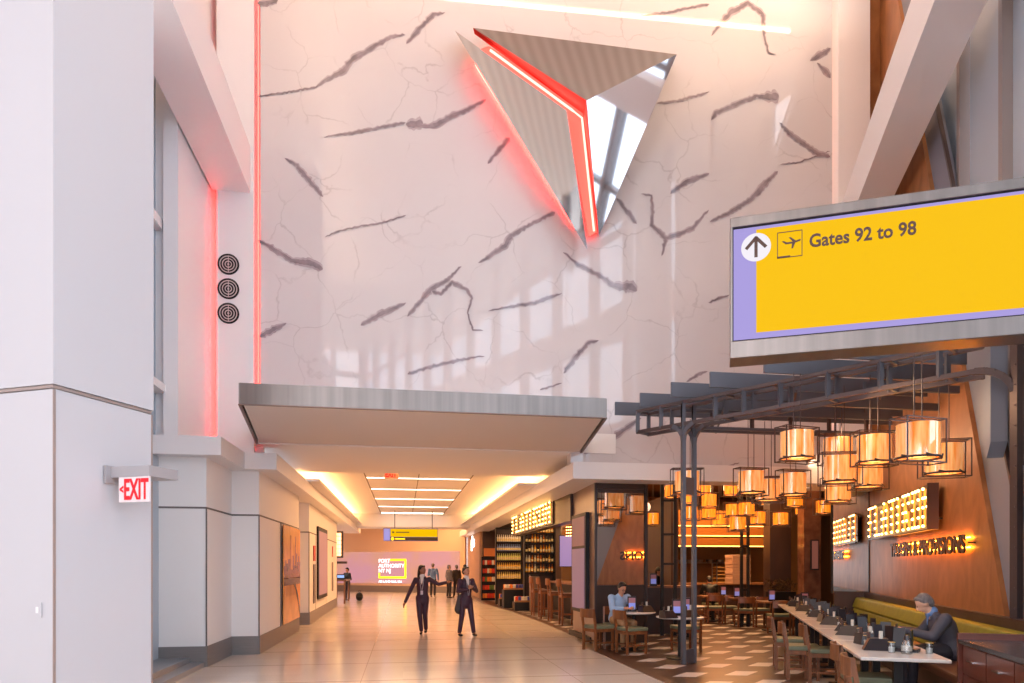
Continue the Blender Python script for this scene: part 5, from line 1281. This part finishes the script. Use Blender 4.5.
# distant men
q = fl(433, 597); q.z = 0
person('man in light blue shirt standing far down the corridor', q, R(160), stand(pel=(0, 0, .98), ch=(0, -.01, 1.3), nk=(0, 0, 1.52), hd=(0, -.01, 1.67), shL=(.2, 0, 1.46), shR=(-.2, 0, 1.46), elL=(.27, -.02, 1.16), elR=(-.27, -.02, 1.16), wrL=(.2, -.22, 1.2), wrR=(-.26, -.1, .92)), SKIN3, HGREY, 'short', BLUE_S, JEAN, vox=.016, sc_=1.0)
q = fl(449, 598); q.z = 0
person('man in checked shirt standing close beside the man in the dark jacket', q, R(120), stand(anL=(.14, 0, .085), anR=(-.16, .05, .085)), SKIN3, HGREY, 'short', PLAID, JEAN, vox=.016)
q = fl(456.5, 597.5); q.z = 0
person('man in dark jacket with his back half turned, rightmost of the far group', q, R(200), stand(anL=(.14, 0, .085)), SKIN3, HGREY, 'short', DARKJ, JEAN, vox=.016, lapel=True)
q = Vector((-2.65, 33.7, 0))
person('person in black working behind the laptop at the far left', q, R(-40), stand(wrL=(.1, -.4, 1.08), wrR=(-.1, -.4, 1.08), yaw=0, pitch=15), SKIN, HBLK, 'short', BLACK, JEAN, vox=.016, sc_=.92)
# man on the banquette
hv = to_uv(up(922, 607, 2.50))[1]
person('grey-haired man in charcoal suit and blue shirt seated on the green banquette, looking down', uv(2.78, hv-.05, 0), math.atan2(-CA, -SA)+0.0 if False else -(R(90)+A)-R(0)+0,
    sit(pitch=34, hd=(0, -.27, 1.145), nk=(0, -.17, 1.03), ch=(0, -.06, .86), pel=(0, .04, .60), shL=(.21, -.09, .97), shR=(-.21, -.09, .97), elL=(.27, -.24, .76), elR=(-.27, -.24, .76), wrL=(.08, -.52, .82), wrR=(-.08, -.52, .82), knL=(.14, -.42, .53), knR=(-.14, -.42, .53)),
    SKIN3, HGREY, 'short', GSUIT, JEAN, shirt=BLUE_S, lapel=True, bulk=1.12, sc_=1.02)
# man at the round table
person('man with glasses in light blue shirt seated at the first round table', (4.26, 13.3, 0), R(14), sit(pitch=26, wrL=(.1, -.42, .82), wrR=(-.1, -.42, .82)), SKIN, HBLK, 'short', LBLUE, KHAKI, glasses=True, sc_=1.0)
# staff and diners inside
q = at(655, 566, 17.9); q.z = 0
person('staff member in black leaning over the brown host station', q, R(50), stand(wrL=(.1, -.45, 1.1), wrR=(-.1, -.45, 1.1), hd=(0, -.12, 1.5), nk=(0, -.08, 1.38), pitch=20), SKIN, HBLK, 'short', BLACK, BLACK, vox=.014)
q = at(711, 566, 21.4); q.z = 0
person('diner in black seated with back turned at the far table left of the rear post', q, R(180)-T, sit(), SKIN, HBLK, 'short', BLACK, JEAN, vox=.014)
chair('wooden chair under the black-clad diner at the far table', q+Vector((0, 0, 0)), -T)
# ================================================================ camera, light, world
cam = bpy.data.cameras.new('camera'); co = bpy.data.objects.new('camera', cam); col.objects.link(co)
co.location = (0, 0, H); co.rotation_euler = (R(90), 0, -T)
cam.sensor_width = 36; cam.lens = 36*F/1024; cam.shift_y = (HY-341.5)/1024; cam.clip_start = .05; cam.clip_end = 200
bpy.context.scene.camera = co
w = bpy.data.worlds.new('sky'); bpy.context.scene.world = w; w.use_nodes = True
bg = w.node_tree.nodes['Background']; bg.inputs[0].default_value = (*srgb((238, 240, 247)), 1); bg.inputs[1].default_value = 3.5
def portal(loc, n, sx, sy):
    l = bpy.data.lights.new('daylight_portal', 'AREA'); l.shape = 'RECTANGLE'; l.size = sx; l.size_y = sy; l.cycles.is_portal = True
    o = bpy.data.objects.new('daylight_portal', l); col.objects.link(o); o.location = loc
    o.rotation_euler = Vector(n).to_track_quat('-Z', 'Y').to_euler()
portal(uv(3.9, -2.2, 7.1), -uv(1, 0), 21.6, 14.2)
portal(uv(-4, -13.4, 7.1), uv(0, 1), 17, 14.2)
sc = bpy.context.scene
sc.view_settings.view_transform = 'Standard'; sc.view_settings.look = 'None'; sc.view_settings.gamma = 1; sc.view_settings.exposure = EXPO
try: sc.view_settings.use_curve_mapping = False
except Exception: pass
sc.cycles.use_denoising = True; sc.cycles.max_bounces = 7; sc.cycles.diffuse_bounces = 4; sc.cycles.glossy_bounces = 4; sc.cycles.transparent_max_bounces = 12
sc.cycles.caustics_reflective = False; sc.cycles.caustics_refractive = False; sc.cycles.sample_clamp_indirect = 6
